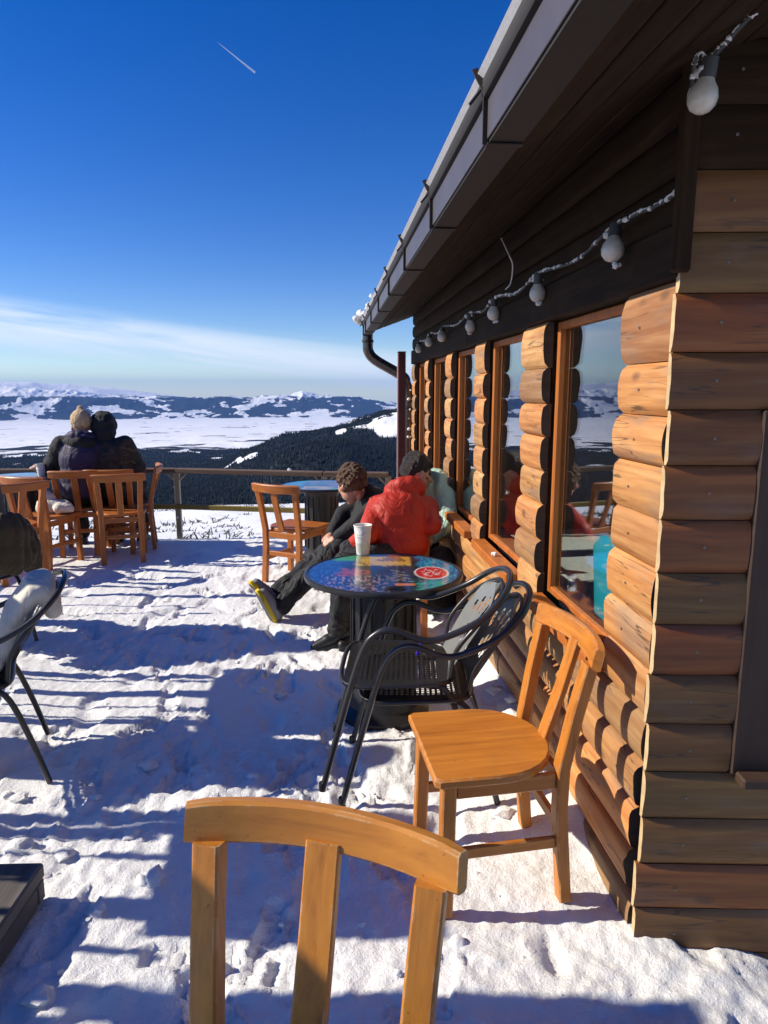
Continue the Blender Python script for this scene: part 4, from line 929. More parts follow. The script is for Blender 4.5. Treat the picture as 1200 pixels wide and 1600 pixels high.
# ---- people ---------------------------------------------------------------
def remesh(mb, name, mat, parent, voxel, smooth=4, fold=0.0, fsize=0.12, dec=None):
    me = bpy.data.meshes.new('tmp'); me.from_pydata([tuple(p) for p in mb.v], [], mb.f)
    ob = bpy.data.objects.new('tmp', me); C.objects.link(ob)
    md = ob.modifiers.new('r', 'REMESH'); md.mode = 'VOXEL'; md.voxel_size = voxel
    if smooth: s_ = ob.modifiers.new('s', 'SMOOTH'); s_.iterations = smooth; s_.factor = 0.5
    if fold:
        tx_ = bpy.data.textures.new('folds', 'CLOUDS'); tx_.noise_scale = fsize; tx_.noise_depth = 2
        d_ = ob.modifiers.new('d', 'DISPLACE'); d_.texture = tx_; d_.strength = fold; d_.mid_level = 0.5; d_.texture_coords = 'LOCAL'
    dg = bpy.context.evaluated_depsgraph_get(); nm = bpy.data.meshes.new_from_object(ob.evaluated_get(dg)); bpy.data.objects.remove(ob); bpy.data.meshes.remove(me)
    nm.name = name; nm.materials.clear(); nm.materials.append(mat); nm.shade_smooth()
    o = bpy.data.objects.new(name, nm); C.objects.link(o)
    if parent: o.parent = parent
    return o
def cap(mb, p, r0, q, r1, seg=12):
    p = Vector(p); q = Vector(q); d = q-p; L = d.length
    mb.ball(p, r0, seg, 8); mb.ball(q, r1, seg, 8)
    if L > 1e-4:
        x, y, z = frame_of(d); o = len(mb.v)
        for c_, r_ in ((p, r0), (q, r1)): mb.v += [c_+(x*math.cos(6.283*i/seg)+y*math.sin(6.283*i/seg))*r_ for i in range(seg)]
        for i in range(seg): mb.f.append([o+i, o+(i+1) % seg, o+seg+(i+1) % seg, o+seg+i]); mb.m.append(0)
        mb.f.append([o+i for i in range(seg)][::-1]); mb.f.append([o+seg+i for i in range(seg)]); mb.m += [0, 0]
    return mb
def rotm(yaw, pitch=0, roll=0): return Matrix.Rotation(yaw, 4, 'Z') @ Matrix.Rotation(-pitch, 4, 'X') @ Matrix.Rotation(roll, 4, 'Y')   # local +y is forward; pitch>0 bows
def person(label, base, J, head_rot, mats, jacket=1.0, hood=None, hair='short', group=None, shoes=None, hem=0.0):
    """J: joints in world space: pelvis, chest, neck, head, sh_l, sh_r, el_l, el_r, ha_l, ha_r, hip_l, hip_r, kn_l, kn_r, an_l, an_r, toe_l, toe_r"""
    B = Vector(base); j = {k: Vector(v)-B for k, v in J.items()}
    X = head_rot
    mb = MB()
    hc = j['head']; HS = Matrix.Diagonal((1.1, 1.1, 1.1, 1)); X = X @ HS
    mb.ball(hc+X @ Vector((0, -0.012, 0.02)), (0.074, 0.092, 0.095), 16, 12, X=X); mb.ball(hc+X @ Vector((0, 0.028, -0.05)), (0.056, 0.062, 0.066), 14, 10, X=X)
    cap(mb, hc+X @ Vector((0, 0.088, 0.0)), 0.010, hc+X @ Vector((0, 0.108, -0.030)), 0.015); mb.ball(hc+X @ Vector((0, 0.086, -0.072)), (0.026, 0.014, 0.012), 10, 6, X=X); mb.ball(hc+X @ Vector((0, 0.075, -0.10)), (0.026, 0.02, 0.018), 10, 6, X=X)
    for s_ in (-1, 1):
        mb.ball(hc+X @ Vector((s_*0.078, -0.005, -0.018)), (0.012, 0.020, 0.034), 10, 8, X=X); mb.ball(hc+X @ Vector((s_*0.032, 0.072, 0.012)), (0.024, 0.016, 0.010), 10, 6, X=X)
    cap(mb, hc+X @ Vector((0, -0.02, -0.06)), 0.052, j['neck'], 0.056)
    cap(mb, j['neck'], 0.05, j['chest'], 0.095); cap(mb, j['chest'], 0.095, j['pelvis'], 0.10)
    for s_ in 'lr':
        cap(mb, j['chest'], 0.07, j['sh_'+s_], 0.045); cap(mb, j['sh_'+s_], 0.042, j['el_'+s_], 0.034); cap(mb, j['el_'+s_], 0.034, j['ha_'+s_], 0.025)
        cap(mb, j['pelvis'], 0.08, j['hip_'+s_], 0.07); cap(mb, j['hip_'+s_], 0.066, j['kn_'+s_], 0.048); cap(mb, j['kn_'+s_], 0.046, j['an_'+s_], 0.034); mb.ball(j['an_'+s_], 0.03, 8, 6)
        # hand: palm, four unequal curled fingers, thumb from the side of the palm
        d = (j['ha_'+s_]-j['el_'+s_]).normalized(); sx_ = 1 if s_ == 'r' else -1; x, y, z = frame_of(d); h0 = j['ha_'+s_]
        mb.ball(h0+d*0.045, 0.030, 10, 8)
        cap(mb, h0+d*0.015, 0.026, h0+d*0.075, 0.028)
        for k_, ln_ in enumerate((0.062, 0.072, 0.067, 0.052)):
            o0 = h0+d*0.085+x*(k_-1.5)*0.019; o1 = o0+d*ln_*0.5-y*0.010; o2 = o1+d*ln_*0.32-y*0.026; cap(mb, o0, 0.0092, o1, 0.0086, 8); cap(mb, o1, 0.0086, o2, 0.0078, 8)
        t0 = h0+d*0.03-x*sx_*0.028; t1 = t0+d*0.035-x*sx_*0.022-y*0.008; cap(mb, t0, 0.012, t1, 0.0105, 8); cap(mb, t1, 0.0105, t1+d*0.028-y*0.010, 0.009, 8)
    P = remesh(mb, 'person', M['skin'], None, 0.0085, 3); P.location = B
    tag(P, label, 'person', group)
    # trousers
    mb = MB(); cap(mb, j['pelvis'].lerp(j['chest'], 0.15), 0.11, j['pelvis'], 0.13)
    for s_ in 'lr':
        cap(mb, j['pelvis'], 0.12, j['hip_'+s_], 0.105); cap(mb, j['hip_'+s_], 0.098, j['kn_'+s_], 0.078); cap(mb, j['kn_'+s_], 0.078, j['an_'+s_].lerp(j['kn_'+s_], 0.45), 0.072); cap(mb, j['an_'+s_].lerp(j['kn_'+s_], 0.45), 0.072, j['an_'+s_].lerp(j['kn_'+s_], 0.06), 0.068)
    remesh(mb, 'trousers', M[mats['trousers']], P, 0.014, 3, 0.035, 0.09)
    # jacket
    mb = MB(); ax = (j['sh_r']-j['sh_l']).normalized(); up_ = (j['neck']-j['pelvis']).normalized(); fw_ = up_.cross(ax).normalized(); g = jacket
    TB_ = Matrix(((ax.x, fw_.x, up_.x, 0), (ax.y, fw_.y, up_.y, 0), (ax.z, fw_.z, up_.z, 0), (0, 0, 0, 1)))
    mb.ball(j['chest'], (0.185*g, 0.135*g, 0.19*g), 16, 12, X=TB_); mb.ball(j['chest'].lerp(j['pelvis'], 0.5), (0.178*g, 0.140*g, 0.17*g), 16, 12, X=TB_); mb.ball(j['pelvis']+up_*(0.05-hem), (0.18*g, 0.145*g, 0.12*g), 16, 12, X=TB_)
    cap(mb, j['neck'].lerp(j['chest'], 0.5), 0.10*g, j['neck'], 0.072*g)
    for s_ in 'lr':
        cap(mb, j['chest'].lerp(j['sh_'+s_], 0.4)+up_*0.03, 0.10*g, j['sh_'+s_], 0.078*g); cap(mb, j['sh_'+s_], 0.076*g, j['el_'+s_], 0.064*g); cap(mb, j['el_'+s_], 0.064*g, j['ha_'+s_].lerp(j['el_'+s_], 0.04), 0.046*g)
        w_ = j['ha_'+s_].lerp(j['el_'+s_], 0.10); cap(mb, w_, 0.050*g, w_+(j['ha_'+s_]-j['el_'+s_]).normalized()*0.012, 0.050*g)
    if hood == 'down':
        bk = j['neck']-fw_*0.075-up_*0.015
        for k_ in range(9):
            a_ = -1.9+3.8*k_/8; p_ = j['neck']+ax*math.sin(a_)*0.105-fw_*(math.cos(a_)*0.105)+up_*(0.015+0.02*math.cos(a_)); mb.ball(p_, 0.046+0.016*math.cos(a_), 10, 8)
        mb.ball(bk-up_*0.075-fw_*0.035, (0.105, 0.05, 0.085), 12, 8, X=TB_)
    remesh(mb, 'jacket', M[mats['jacket']], P, 0.0115, 4, 0.016*g, 0.22)
    if hood == 'up':
        mb = MB(); mb.ball(hc+X @ Vector((0, -0.025, 0.01)), (0.115, 0.125, 0.135), 16, 12, X=X); cap(mb, hc+X @ Vector((0, -0.05, -0.05)), 0.11, j['neck']-fw_*0.03, 0.10)
        remesh(mb, 'hood', M[mats.get('hood', mats['jacket'])], P, 0.012, 3, 0.03, 0.07)
    if hair:
        mb = MB()
        if hair == 'beanie':
            mb.ball(hc+X @ Vector((0, -0.014, 0.048)), (0.092, 0.108, 0.105), 18, 12, X=X); mb.ball(hc+X @ Vector((0, -0.02, 0.155)), 0.032, 10, 8)
            remesh(mb, 'beanie', M['beanie'], P, 0.008, 2, 0.012, 0.03)
        elif hair == 'curly':
            rr_ = random.Random(9); mb.ball(hc+X @ Vector((0, -0.022, 0.034)), (0.090, 0.104, 0.100), 16, 12, X=X)
            for _ in range(300):
                v = Vector((rr_.gauss(0, 1), rr_.gauss(0, 1), rr_.gauss(0.35, 1))).normalized(); q = Vector((v.x*0.092, v.y*0.106-0.022, v.z*0.102+0.034))
                if q.y > 0.045 and q.z < 0.07: continue
                if q.z < -0.06: continue
                mb.ball(hc+X @ q, rr_.uniform(0.007, 0.013), 8, 6)
            remesh(mb, 'hair', M[mats['hair']], P, 0.005, 0, 0.010, 0.02)
        else:
            mb.ball(hc+X @ Vector((0, -0.026, 0.040)), (0.084, 0.095, 0.092), 16, 12, X=X); mb.ball(hc+X @ Vector((0, -0.058, -0.012)), (0.070, 0.056, 0.062), 14, 10, X=X); mb.ball(hc+X @ Vector((0, 0.045, 0.085)), (0.062, 0.045, 0.030), 12, 8, X=X)
            remesh(mb, 'hair', M[mats['hair']], P, 0.006, 2, 0.009, 0.035)
    for s_ in 'lr':
        a_, t_ = j['an_'+s_], j['toe_'+s_]; d = (t_-a_); d.normalize(); x, y, z = frame_of(d, Vector((0, 0, 1)) if abs(d.z) < 0.8 else Vector((0, 1, 0)))
        up2 = j['kn_'+s_]-a_; up2 = (up2-d*up2.dot(d)); up2.normalize(); sd2 = d.cross(up2)
        mb = MB(); heel = a_-d*0.045-up2*0.045; TS = Matrix(((sd2.x, d.x, up2.x, 0), (sd2.y, d.y, up2.y, 0), (sd2.z, d.z, up2.z, 0), (0, 0, 0, 1)))
        cap(mb, a_+up2*0.03, 0.048, a_-up2*0.02, 0.045); cap(mb, heel+up2*0.012, 0.040, heel+d*0.12+up2*0.01, 0.044); cap(mb, heel+d*0.12+up2*0.008, 0.044, heel+d*0.205, 0.034)
        sh_ = remesh(mb, 'shoe', M[(shoes or ('shoe_black', 'shoe_black'))[0]], P, 0.008, 2)
        mb = MB(); c0 = heel-up2*0.026
        ring_ = [(-0.030, -0.035), (0.030, -0.035), (0.041, 0.02), (0.040, 0.09), (0.047, 0.15), (0.040, 0.215), (0.018, 0.245), (-0.018, 0.245), (-0.040, 0.215), (-0.047, 0.15), (-0.040, 0.09), (-0.041, 0.02)]; n = len(ring_)
        for zz, k_ in ((-0.016, 0.95), (-0.010, 1.02), (0.012, 1.03), (0.016, 0.97)): mb.v += [c0+sd2*(a2*k_)+d*(0.10+(b2-0.10)*k_)+up2*zz for a2, b2 in ring_]
        for i in range(3):
            for q in range(n): mb.f.append([i*n+q, i*n+(q+1) % n, (i+1)*n+(q+1) % n, (i+1)*n+q]); mb.m.append(0)
        mb.f.append(list(range(n))[::-1]); mb.f.append([3*n+q for q in range(n)]); mb.m += [1, 0]
        mb.build('sole', [M[(shoes or ('shoe_black', 'shoe_black'))[1]], M['grey_cloth']], sh_, 40)
    return P
def seated(pel, yaw, tors_yaw=None, lean=0.15, side=0.0, head_yaw=None, head_pitch=0.3, slump=0.0, knees=None, feet=None, hands=None, elbows=None, sc=1.0, leg_yaw=None):
    """default joints of a seated figure; yaw 0 faces +y, positive turns left"""
    pel = Vector(pel); ty = yaw if tors_yaw is None else tors_yaw; ly = yaw if leg_yaw is None else leg_yaw
    def rz(v, a): return Matrix.Rotation(a, 3, 'Z') @ Vector(v)
    T_ = lambda v: rz(Matrix.Rotation(side, 3, 'Y') @ (Matrix.Rotation(-lean, 3, 'X') @ Vector(v)), ty)*sc
    J = {'pelvis': pel, 'chest': pel+T_((0, -0.02, 0.33)), 'neck': pel+T_((0, 0.01, 0.52))}
    hy = ty if head_yaw is None else head_yaw
    J['head'] = J['neck']+rz(Matrix.Rotation(-head_pitch*0.8, 3, 'X') @ Vector((0, 0.03, 0.135)), hy)*sc
    for s_, k_ in (('l', -1), ('r', 1)):
        J['sh_'+s_] = pel+T_((k_*0.185, 0.0, 0.445)); J['el_'+s_] = pel+T_((k_*0.25, 0.04, 0.185)); J['ha_'+s_] = pel+T_((k_*0.13, 0.25, 0.10))
        J['hip_'+s_] = pel+rz((k_*0.09, 0.03, -0.03), ly)*sc; J['kn_'+s_] = pel+rz((k_*0.13, 0.42, 0.0), ly)*sc; J['an_'+s_] = pel+rz((k_*0.12, 0.44, -0.41), ly)*sc; J['an_'+s_].z = 0.085
        J['toe_'+s_] = J['an_'+s_]+rz((k_*0.03, 0.15, 0), ly); J['toe_'+s_].z = 0.045
    for d in (knees, feet, hands, elbows):
        for a_, b_ in (d or {}).items(): J[a_] = Vector(b_)
    return J, rotm(hy, head_pitch)
# chair seats (0.47) are the base of each sitter
# red jacket, back to the camera, head turned down to the right
pel = Vector((0.45, 4.42, 0.58))
J, Xh = seated(pel, R(80), tors_yaw=R(-14), lean=0.33, head_yaw=R(-62), head_pitch=0.55, leg_yaw=R(70),
    knees={'kn_l': (0.10, 4.22, 0.52), 'kn_r': (0.14, 4.50, 0.54)}, feet={'an_l': (0.04, 4.18, 0.09), 'toe_l': (-0.10, 4.16, 0.045), 'an_r': (0.17, 4.24, 0.09), 'toe_r': (0.03, 4.12, 0.05)},
    hands={'ha_l': (0.02, 4.62, 0.60), 'ha_r': (0.62, 4.80, 0.62)}, elbows={'el_l': (0.19, 4.48, 0.72), 'el_r': (0.72, 4.56, 0.74)})
J['head'] = at(650, 738, y=4.82); J['neck'] = at(631, 770, y=4.70); J['chest'] = at(619, 812, y=4.60); J['pelvis'] = Vector((0.47, 4.56, 0.55)); J['hip_l'] = Vector((0.42, 4.50, 0.51)); J['hip_r'] = Vector((0.44, 4.64, 0.51))
up0 = (J['neck']-J['chest']).normalized()
J['sh_l'] = J['neck']+Vector((-0.175, -0.03, -0.095)); J['sh_r'] = J['neck']+Vector((0.165, 0.04, -0.115)); J['el_l'] = at(574, 835, y=4.42); J['el_r'] = Vector((0.70, 4.62, 0.68)); J['ha_l'] = at(545, 858, y=4.55)
person('person in a red hooded jacket seated with back turned behind the round table', (0.45, 4.42, 0), J, Xh, {'jacket': 'red_cloth', 'trousers': 'dark_trousers', 'hair': 'hair_dark'}, 1.16, 'down', 'short', hem=0.05)
place(WC, (0.46, 4.50, 0), face((-0.20, -0.98)), 'orange wooden chair under the person in the red jacket')
# curly head bowed, legs stretched out in running shoes
pel = Vector((0.30, 5.14, 0.57))
J, Xh = seated(pel, R(75), tors_yaw=R(60), lean=0.42, side=0.0, head_yaw=R(190), head_pitch=0.75, knees={'kn_l': (-0.02, 4.84, 0.40), 'kn_r': (0.0, 5.0, 0.42)},
    feet={'an_l': (-0.36, 4.66, 0.10), 'toe_l': (-0.42, 4.63, 0.24), 'an_r': (-0.39, 4.76, 0.17), 'toe_r': (-0.49, 4.72, 0.31)})
J['head'] = at(549, 757, y=5.0); J['neck'] = J['head']+Vector((0.12, 0.09, -0.07)); J['chest'] = J['neck']+Vector((0.06, 0.09, -0.15))
for s_, dxy in (('l', (0.03, -0.15)), ('r', (0.02, 0.18))): J['sh_'+s_] = J['neck']+Vector((dxy[0]+0.02, dxy[1], -0.08))
J['el_l'] = (0.22, 4.90, 0.66); J['ha_l'] = (0.06, 4.94, 0.54); J['el_r'] = (0.10, 5.22, 0.66); J['ha_r'] = (0.02, 5.04, 0.55)
person('person with curly brown hair and running shoes, head bowed, beside the red jacket', (0.30, 5.14, 0), J, rotm(R(236), 0.75, 0.1), {'jacket': 'black_cloth', 'trousers': 'dark_trousers', 'hair': 'hair_brown'}, 1.0, None, 'curly', shoes=('shoe_grey', 'shoe_yellow'))
# mint jacket, bent forward at the wall
pel = Vector((0.70, 5.30, 0.56))
J, Xh = seated(pel, R(150), tors_yaw=R(120), lean=0.55, head_yaw=R(125), head_pitch=0.7, knees={'kn_l': (0.72, 4.93, 0.53), 'kn_r': (0.52, 4.98, 0.53)}, feet={'an_l': (0.74, 4.86, 0.09), 'toe_l': (0.74, 4.72, 0.05), 'an_r': (0.55, 4.92, 0.09), 'toe_r': (0.55, 4.78, 0.05)})
J['neck'] = at(668, 762, y=5.05); J['head'] = J['neck']+Vector((-0.075, -0.06, 0.075)); J['chest'] = J['neck']+Vector((0.08, 0.10, -0.15)); J['sh_l'] = J['neck']+Vector((0.12, -0.04, -0.05)); J['sh_r'] = J['neck']+Vector((-0.14, 0.12, -0.09))
J['el_l'] = J['sh_l']+Vector((0.03, -0.10, -0.20)); J['ha_l'] = J['el_l']+Vector((-0.14, -0.08, -0.08)); J['el_r'] = J['sh_r']+Vector((-0.03, -0.02, -0.24)); J['ha_r'] = J['el_r']+Vector((0.10, -0.16, -0.04))
person('person in a mint green jacket bent forward against the cabin wall', (0.70, 5.30, 0), J, rotm(R(150), 0.9), {'jacket': 'mint_cloth', 'trousers': 'dark_trousers', 'hair': 'hair_dark'}, 1.0, 'down', 'short')
place(WC, (0.66, 5.36, 0), face((-0.35, -0.93)), 'orange wooden chair under the person in the mint jacket')
# the pair at the railing
pel = at(128, 775, y=6.95); pel = Vector((pel.x, 6.95, 0.60))
J, Xh = seated(pel, R(6), lean=0.10, side=0.06, head_yaw=R(20), head_pitch=0.12, elbows={'el_l': pel+Vector((-0.36, 0.16, 0.20)), 'el_r': pel+Vector((0.32, 0.18, 0.18))}, hands={'ha_l': pel+Vector((-0.46, 0.22, 0.22)), 'ha_r': pel+Vector((0.20, 0.36, 0.15))})
person('person in a beige beanie and black and purple jacket sitting at the railing', (pel.x, pel.y, 0), J, Xh, {'jacket': 'purple_cloth', 'trousers': 'black_cloth', 'hair': 'hair_dark'}, 1.16, 'down', 'beanie')
PB = [o for o in bpy.data.objects if o.get('label', '').startswith('person in a beige')][0]
# black sleeves and yoke over the purple back panel
mb = MB(); B = PB.location; j = {k: Vector(v)-B for k, v in J.items()}; up_ = (j['neck']-j['pelvis']).normalized()
for s_ in 'lr': cap(mb, j['sh_'+s_]+up_*0.012, 0.098, j['el_'+s_], 0.082); cap(mb, j['el_'+s_], 0.082, j['ha_'+s_].lerp(j['el_'+s_], 0.08), 0.06)
cap(mb, j['sh_l'].lerp(j['neck'], 0.5)+up_*0.02, 0.092, j['sh_r'].lerp(j['neck'], 0.5)+up_*0.02, 0.092); mb.ball(j['neck']+Vector((0.0, -0.09, -0.02)), (0.15, 0.085, 0.09), 14, 10)
remesh(mb, 'sleeves', M['black_cloth'], PB, 0.013, 3, 0.03, 0.08)
place(WC, (pel.x, pel.y+0.03, 0), face((-0.1, 1)), 'orange wooden chair under the person in the beige beanie')
p2 = at(184, 775, y=7.02); pel = Vector((p2.x, 7.02, 0.60))
J, Xh = seated(pel, R(2), lean=0.10, side=-0.20, head_yaw=R(24), head_pitch=0.25, hands={'ha_l': pel+Vector((-0.16, 0.34, 0.14))})
person('person in a camouflage jacket with dark hood up leaning on the beanie wearer', (pel.x, pel.y, 0), J, Xh, {'jacket': 'camo_cloth', 'trousers': 'black_cloth', 'hair': 'hair_dark', 'hood': 'black_cloth'}, 1.12, 'up', None)
place(WC, (pel.x+0.0, pel.y+0.02, 0), face((0, 1)), 'orange wooden chair under the person in the camouflage jacket')
# dark figure cut by the left edge
pel = Vector((-2.30, 4.46, 0.58))
J, Xh = seated(pel, R(52), lean=0.12, head_yaw=R(30), head_pitch=0.2)
pd = person('person in dark clothing sitting in front of the olive brown coat', (-2.34, 4.46, 0), J, Xh, {'jacket': 'grey_cloth', 'trousers': 'black_cloth', 'hair': 'hair_dark'}, 1.1, None, 'short')
# unseen standing people, added to cast shadows on the snow
def standing(base, yaw, label, mats):
    b = Vector(base); Rz = Matrix.Rotation(yaw, 3, 'Z')
    w = lambda v: b+Rz @ Vector(v)
    J = {'pelvis': w((0, 0, 0.96)), 'chest': w((0, 0.0, 1.28)), 'neck': w((0, 0.0, 1.47)), 'head': w((0, 0.03, 1.62))}
    for s_, k_ in (('l', -1), ('r', 1)):
        J.update({'sh_'+s_: w((k_*0.19, 0, 1.40)), 'el_'+s_: w((k_*0.25, 0.02, 1.13)), 'ha_'+s_: w((k_*0.20, 0.20, 1.05)), 'hip_'+s_: w((k_*0.09, 0, 0.92)), 'kn_'+s_: w((k_*0.10, 0.03, 0.50)), 'an_'+s_: w((k_*0.11, 0, 0.09)), 'toe_'+s_: w((k_*0.14, 0.15, 0.045))})
    return person(label, base, J, rotm(yaw, 0.1), mats, 1.1, None, 'short')
sp_ = standing((-2.50, 3.02, 0), R(-60), 'unseen person standing in a charcoal jacket, added to shade the snow', {'jacket': 'grey_cloth', 'trousers': 'black_cloth', 'hair': 'hair_dark'})
standing((-2.85, 4.42, 0), R(-30), 'unseen person standing in a black jacket, added to shade the snow', {'jacket': 'black_cloth', 'trousers': 'black_cloth', 'hair': 'hair_dark'})

# coats on chair backs, bag, tag
def blob_thing(name, label, cat, loc_, prims, mat, voxel=0.012, fold=0.03, fsize=0.08):
    mb = MB()
    for a_ in prims:
        if len(a_) == 2: mb.ball(Vector(a_[0])-Vector(loc_), a_[1], 14, 10)
        else: cap(mb, Vector(a_[0])-Vector(loc_), a_[1], Vector(a_[2])-Vector(loc_), a_[3])
    o = remesh(mb, name, M[mat], None, voxel, 4, fold, fsize); o.location = loc_; tag(o, label, cat); return o
def chair_pt(o, v): return o.location+Matrix.Rotation(o.rotation_euler.z, 3, 'Z') @ Vector(v)
pr = []
for x in (-0.12, -0.08, -0.04, 0.0, 0.04, 0.08, 0.12):
    r = 0.036; k_ = math.sqrt(1-(x/0.17)**2)
    q = [(x*1.2, 0.12, 0.445), (x*1.2, -0.02, 0.45), (x*1.1, -0.13, 0.47), (x*0.95, -0.19, 0.55), (x*0.95, -0.235, 0.68-0.04*(1-k_)), (x*0.95, -0.315, 0.80-0.10*(1-k_)), (x*0.9, -0.365, 0.80-0.10*(1-k_)), (x*0.9, -0.385, 0.72-0.1*(1-k_))]
    for u_, w_ in zip(q[:-1], q[1:]): pr.append((chair_pt(mL, u_), r, chair_pt(mL, w_), r))
blob_thing('jacket', 'cream padded jacket lying in the seat and against the back of a black metal armchair', 'jacket', tuple(chair_pt(mL, (0, -0.34, 0.45))), pr, 'cream_cloth', 0.010, 0.020, 0.11)
mO = [o for o in bpy.data.objects if o.get('label', '').startswith('black metal armchair with an olive')][0]
pr = []
for i in range(9):
    x = -0.24+0.06*i; top = 0.835-0.14*(abs(x)/0.25)**2.2; yb = -0.443+0.16*(abs(x)/0.25)**2
    q = [(x, yb+0.10, top-0.20), (x, yb+0.05, top-0.04), (x, yb, top+0.012), (x*1.03, yb-0.045, top-0.05), (x*1.06, yb-0.045+0.012*math.sin(i*2.3), top-0.16), (x*1.05, yb-0.02+0.015*math.sin(i*1.9), top-0.28-0.03*math.sin(i*1.7))]
    for u_, w_ in zip(q[:-1], q[1:]): pr.append((chair_pt(mO, u_), 0.040, chair_pt(mO, w_), 0.040))
blob_thing('coat', 'olive brown coat slung over the back of a black metal armchair', 'coat', tuple(chair_pt(mO, (0, -0.36, 0.4))), pr, 'olive_cloth', 0.011, 0.03, 0.12)
b = Vector((-2.56, 6.56, 0.47))
blob_thing('bag', 'soft white bag lying on a wooden chair beside the seated pair', 'bag', tuple(b), [(b+Vector((-0.08, 0, 0.055)), 0.075, b+Vector((0.10, 0.02, 0.05)), 0.07), (b+Vector((-0.05, 0.05, 0.12)), 0.07, b+Vector((-0.08, 0.02, 0.20)), 0.035), (b+Vector((0.08, -0.06, 0.05)), 0.055, b+Vector((0.17, -0.04, 0.045)), 0.04)], 'cream_cloth', 0.01, 0.02, 0.05)
b = Vector((0.78, 4.66, 0.0))
blob_thing('backpack', 'black backpack standing on the snow against the cabin wall', 'backpack', tuple(b), [(b+Vector((0, 0, 0.13)), 0.11, b+Vector((0.0, 0.02, 0.42)), 0.10), (b+Vector((-0.06, -0.05, 0.12)), 0.085, b+Vector((-0.06, -0.05, 0.26)), 0.07), (b+Vector((0, 0.12, 0.14)), 0.09, b+Vector((0, 0.10, 0.36)), 0.08)], 'black_cloth', 0.012, 0.025, 0.07)
p = at(651, 1035, z=0.47)
mb = MB(); mb.box((0, 0, 0.032), (0.018, 0.008, 0.052), 0.003); mb.box((0, 0, 0.063), (0.012, 0.006, 0.012), 0.002)
o = mb.build('lighter', M['violet']); o.location = (p.x, p.y, 0.445+0.05); o.rotation_euler = (0.2, 0.2, 0.6); tag(o, 'small violet plastic lighter on the seat of the stacked black chair', 'lighter')

# weathered plank bench in the lower left corner
bc = at(70, 1346, z=0.13)
bn = thing('plank_platform', 'low weathered grey plank platform with a dark edge lying in the snow', 'platform', (bc.x-0.55, bc.y-0.60, 0), R(0))
d1 = (at(0, 1450, z=0.13)-bc); d1.z = 0; bn.rotation_euler.z = math.atan2(-d1.x, -d1.y)*-1
bn.location = bc-Matrix.Rotation(bn.rotation_euler.z, 3, 'Z') @ Vector((0.5, 0.55, 0)); bn.location.z = 0
for k_ in range(5):
    me = MB().add(*bev_box(1.1, 0.196, 0.05, 0.007)).mesh('plank', M['plank_grey'], 30); o = bpy.data.objects.new('plank', me); C.objects.link(o); o.parent = bn; o.rotation_euler = (0, 0, R(90)); o.location = (0.5-0.1-0.2*k_, 0.0, 0.105+0.002*(k_ % 2))
for yy in (0.525, -0.525):
    me = MB().add(*bev_box(0.99, 0.045, 0.07, 0.005)).mesh('apron', M['plank_grey'], 30); o = bpy.data.objects.new('apron', me); C.objects.link(o); o.parent = bn; o.location = (0, yy, 0.044)
for xx in (0.472, -0.472):
    me = MB().add(*bev_box(1.0, 0.045, 0.07, 0.005)).mesh('apron', M['plank_grey'], 30); o = bpy.data.objects.new('apron', me); C.objects.link(o); o.parent = bn; o.rotation_euler = (0, 0, R(90)); o.location = (xx, 0, 0.044)
for xx in (0.42, -0.42):
    for yy in (0.46, -0.46): mb = MB(); mb.box((xx, yy, 0.03), (0.08, 0.08, 0.098), 0.006); mb.build('leg', M['plank_grey'], bn)

# blank boards on posts, added out of view to throw shade on the snow
def board(loc_, L, z0, z1, label, rz=0):
    t = thing('shade_board', label, 'board', loc_, rz, 'unseen boards added to shade the terrace')
    mb = MB(); mb.box((0, 0, (z0+z1)/2), (0.03, L, z1-z0), 0.004); mb.build('panel', M['board_white'], t)
    for yy in (-L/2+0.12, L/2-0.12): mb = MB(); mb.box((-0.05, yy, z1/2), (0.06, 0.06, z1), 0.005); mb.build('post', M['plank_grey'], t)
    return t
board((-2.20, -0.40, 0), 4.4, 1.02, 2.0, 'long blank pale board on wooden posts, added out of view to shade the snow')
board((-2.20, 2.30, 0), 0.62, 1.05, 1.62, 'small blank pale board added out of view to shade the snow, between the long board and a standing person')
board((-2.22, 3.62, 0), 0.80, 1.0, 1.6, 'small blank pale board added out of view to shade the snow, between two standing people')

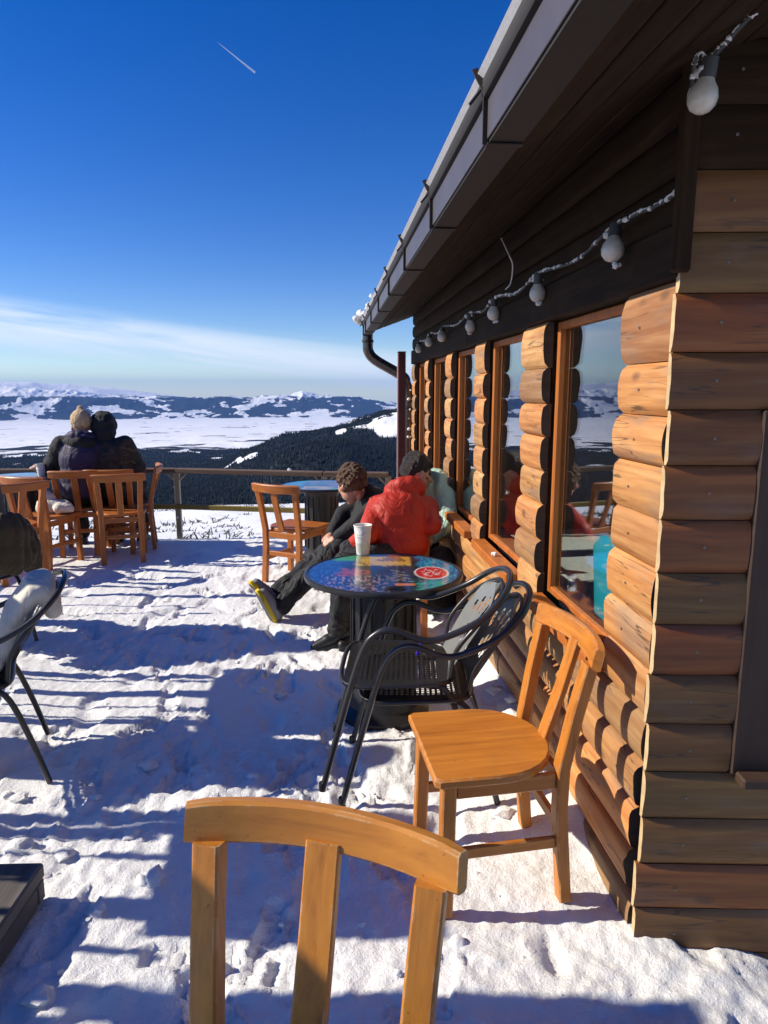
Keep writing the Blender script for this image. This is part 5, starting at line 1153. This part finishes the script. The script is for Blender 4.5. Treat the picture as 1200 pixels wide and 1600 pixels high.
# unseen upright skis and poles, added to streak the snow with thin shadows
def ski_pole():
    t = thing('ski_pole', 'dark upright ski pole added out of view to cast a thin shadow', 'ski pole', group='unseen ski poles added for their shadows')
    mb = MB(); mb.tube([(0, 0, -0.08), (0, 0, 1.12)], 0.008, 8); mb.build('shaft', M['black_metal'], t)
    mb = MB(); mb.lathe([(0.014, 1.06), (0.017, 1.08), (0.016, 1.18), (0.019, 1.20), (0.010, 1.215)], 10); mb.build('grip', M['black_plastic'], t)
    mb = MB(); mb.lathe([(0.010, 0.055), (0.042, 0.045), (0.044, 0.050), (0.010, 0.065)], 14); mb.build('basket', M['black_plastic'], t)
    return t
def ski():
    t = thing('ski', 'dark red upright ski added out of view to cast a thin shadow', 'ski', group='unseen skis added for their shadows')
    mb = MB(); n = 16
    for i in range(n+1):
        u_ = i/n; z = -0.12+1.75*u_; w_ = 0.050-0.016*math.sin(math.pi*min(1, u_*1.05))-(0.028 if i == n else 0)-(0.012 if i in (0, n-1) else 0); y = 0.10*max(0, (u_-0.86)/0.14)**2
        for a_, b_ in ((-w_, -0.006), (w_, -0.006), (w_, 0.006), (-w_, 0.006)): mb.v.append(Vector((a_, y+b_, z)))
    for i in range(n):
        for q in range(4): mb.f.append([i*4+q, i*4+(q+1) % 4, (i+1)*4+(q+1) % 4, (i+1)*4+q]); mb.m.append(0)
    mb.f.append([0, 1, 2, 3][::-1]); mb.f.append([n*4+q for q in range(4)]); mb.m += [0, 0]
    mb.build('blade', M['red_post'], t, 30)
    mb = MB(); mb.box((0, 0.025, 0.62), (0.06, 0.04, 0.10), 0.008); mb.box((0, 0.025, 0.92), (0.06, 0.045, 0.08), 0.008); mb.build('binding', M['black_plastic'], t)
    return t
pole0, ski0 = ski_pole(), ski()
for i, (x, y) in enumerate(((-2.45, 2.36), (-2.52, 2.47), (-2.60, 3.42), (-2.44, 3.52), (-2.58, 3.86), (-2.40, 2.08), (-2.35, 1.62), (-2.42, 1.95), (-2.75, 5.05), (-2.82, 5.22))): place(pole0, (x, y, 0), i*0.7, 'dark upright ski pole added out of view to cast a thin shadow')
for i, (x, y) in enumerate(((-2.62, 2.60), (-2.66, 3.70), (-2.95, 5.5), (-2.55, 1.80))): place(ski0, (x, y, 0), R(88+i*3), 'dark red upright ski added out of view to cast a thin shadow')

# teal armchairs inside the cabin
def armchair(loc_, rz, label):
    t = thing('armchair', label, 'armchair', loc_, rz, 'teal armchairs inside the cabin')
    mb = MB(); mb.box((0, 0.02, 0.38), (0.56, 0.52, 0.14), 0.04, seg=3); mb.build('seat', M['teal'], t)
    mb = MB(); n = 14
    for i in range(n+1):
        a_ = math.pi*(-0.12+1.24*i/n); 
        for r_, z in ((0.30, 0.28), (0.33, 0.86), (0.37, 0.90), (0.40, 0.86), (0.36, 0.28)):
            zz = z if z < 0.5 else z-0.12*abs(math.cos(a_))**3; ca_, sa_ = math.cos(a_), math.sin(a_); mb.v.append(Vector((r_*math.copysign(abs(ca_)**0.55, ca_), -r_*math.copysign(abs(sa_)**0.55, sa_)*0.9+0.05, zz)))
    for i in range(n):
        for q in range(5): mb.f.append([i*5+q, i*5+(q+1) % 5, (i+1)*5+(q+1) % 5, (i+1)*5+q]); mb.m.append(0)
    mb.f.append([0, 1, 2, 3, 4][::-1]); mb.f.append([n*5+q for q in range(5)]); mb.m += [0, 0]
    mb.build('backrest', M['teal'], t, 50)
    for xx in (-0.2, 0.2):
        for yy in (-0.18, 0.22): mb = MB(); mb.beam((xx*1.15, yy*1.15, -0.028), (xx, yy, 0.315), 0.03, 0.03); mb.build('leg', M['frame_dark'], t)
    return t
p = at(950, 826, x=1.42); 
ac = armchair((1.40, 2.50, 0), face((1, 0.05)), 'teal armchair inside the cabin behind the nearest window')
ac.scale = (1, 1, 1.12)
armchair((1.95, 2.1, 0), R(160), 'teal armchair inside the cabin close to the front window')

# ------------------------------------------------------------------ haze in the valley air
mb = MB(); mb.box((0, 0, -100), (84000, 84000, 1500), 0)
hm = bpy.data.materials.new('valley_haze'); hm.use_nodes = True; ht = hm.node_tree
for n in list(ht.nodes):
    if n.type != 'OUTPUT_MATERIAL': ht.nodes.remove(n)
pv = ht.nodes.new('ShaderNodeVolumePrincipled'); pv.inputs['Color'].default_value = (0.20, 0.44, 1.0, 1); pv.inputs['Density'].default_value = 0.000022; pv.inputs['Anisotropy'].default_value = 0.0
ht.links.new(pv.outputs[0], [n for n in ht.nodes if n.type == 'OUTPUT_MATERIAL'][0].inputs['Volume'])
hz = mb.build('haze', hm, angle=0); tag(hz, 'thin blue haze filling the valley air', 'haze', kind='stuff')
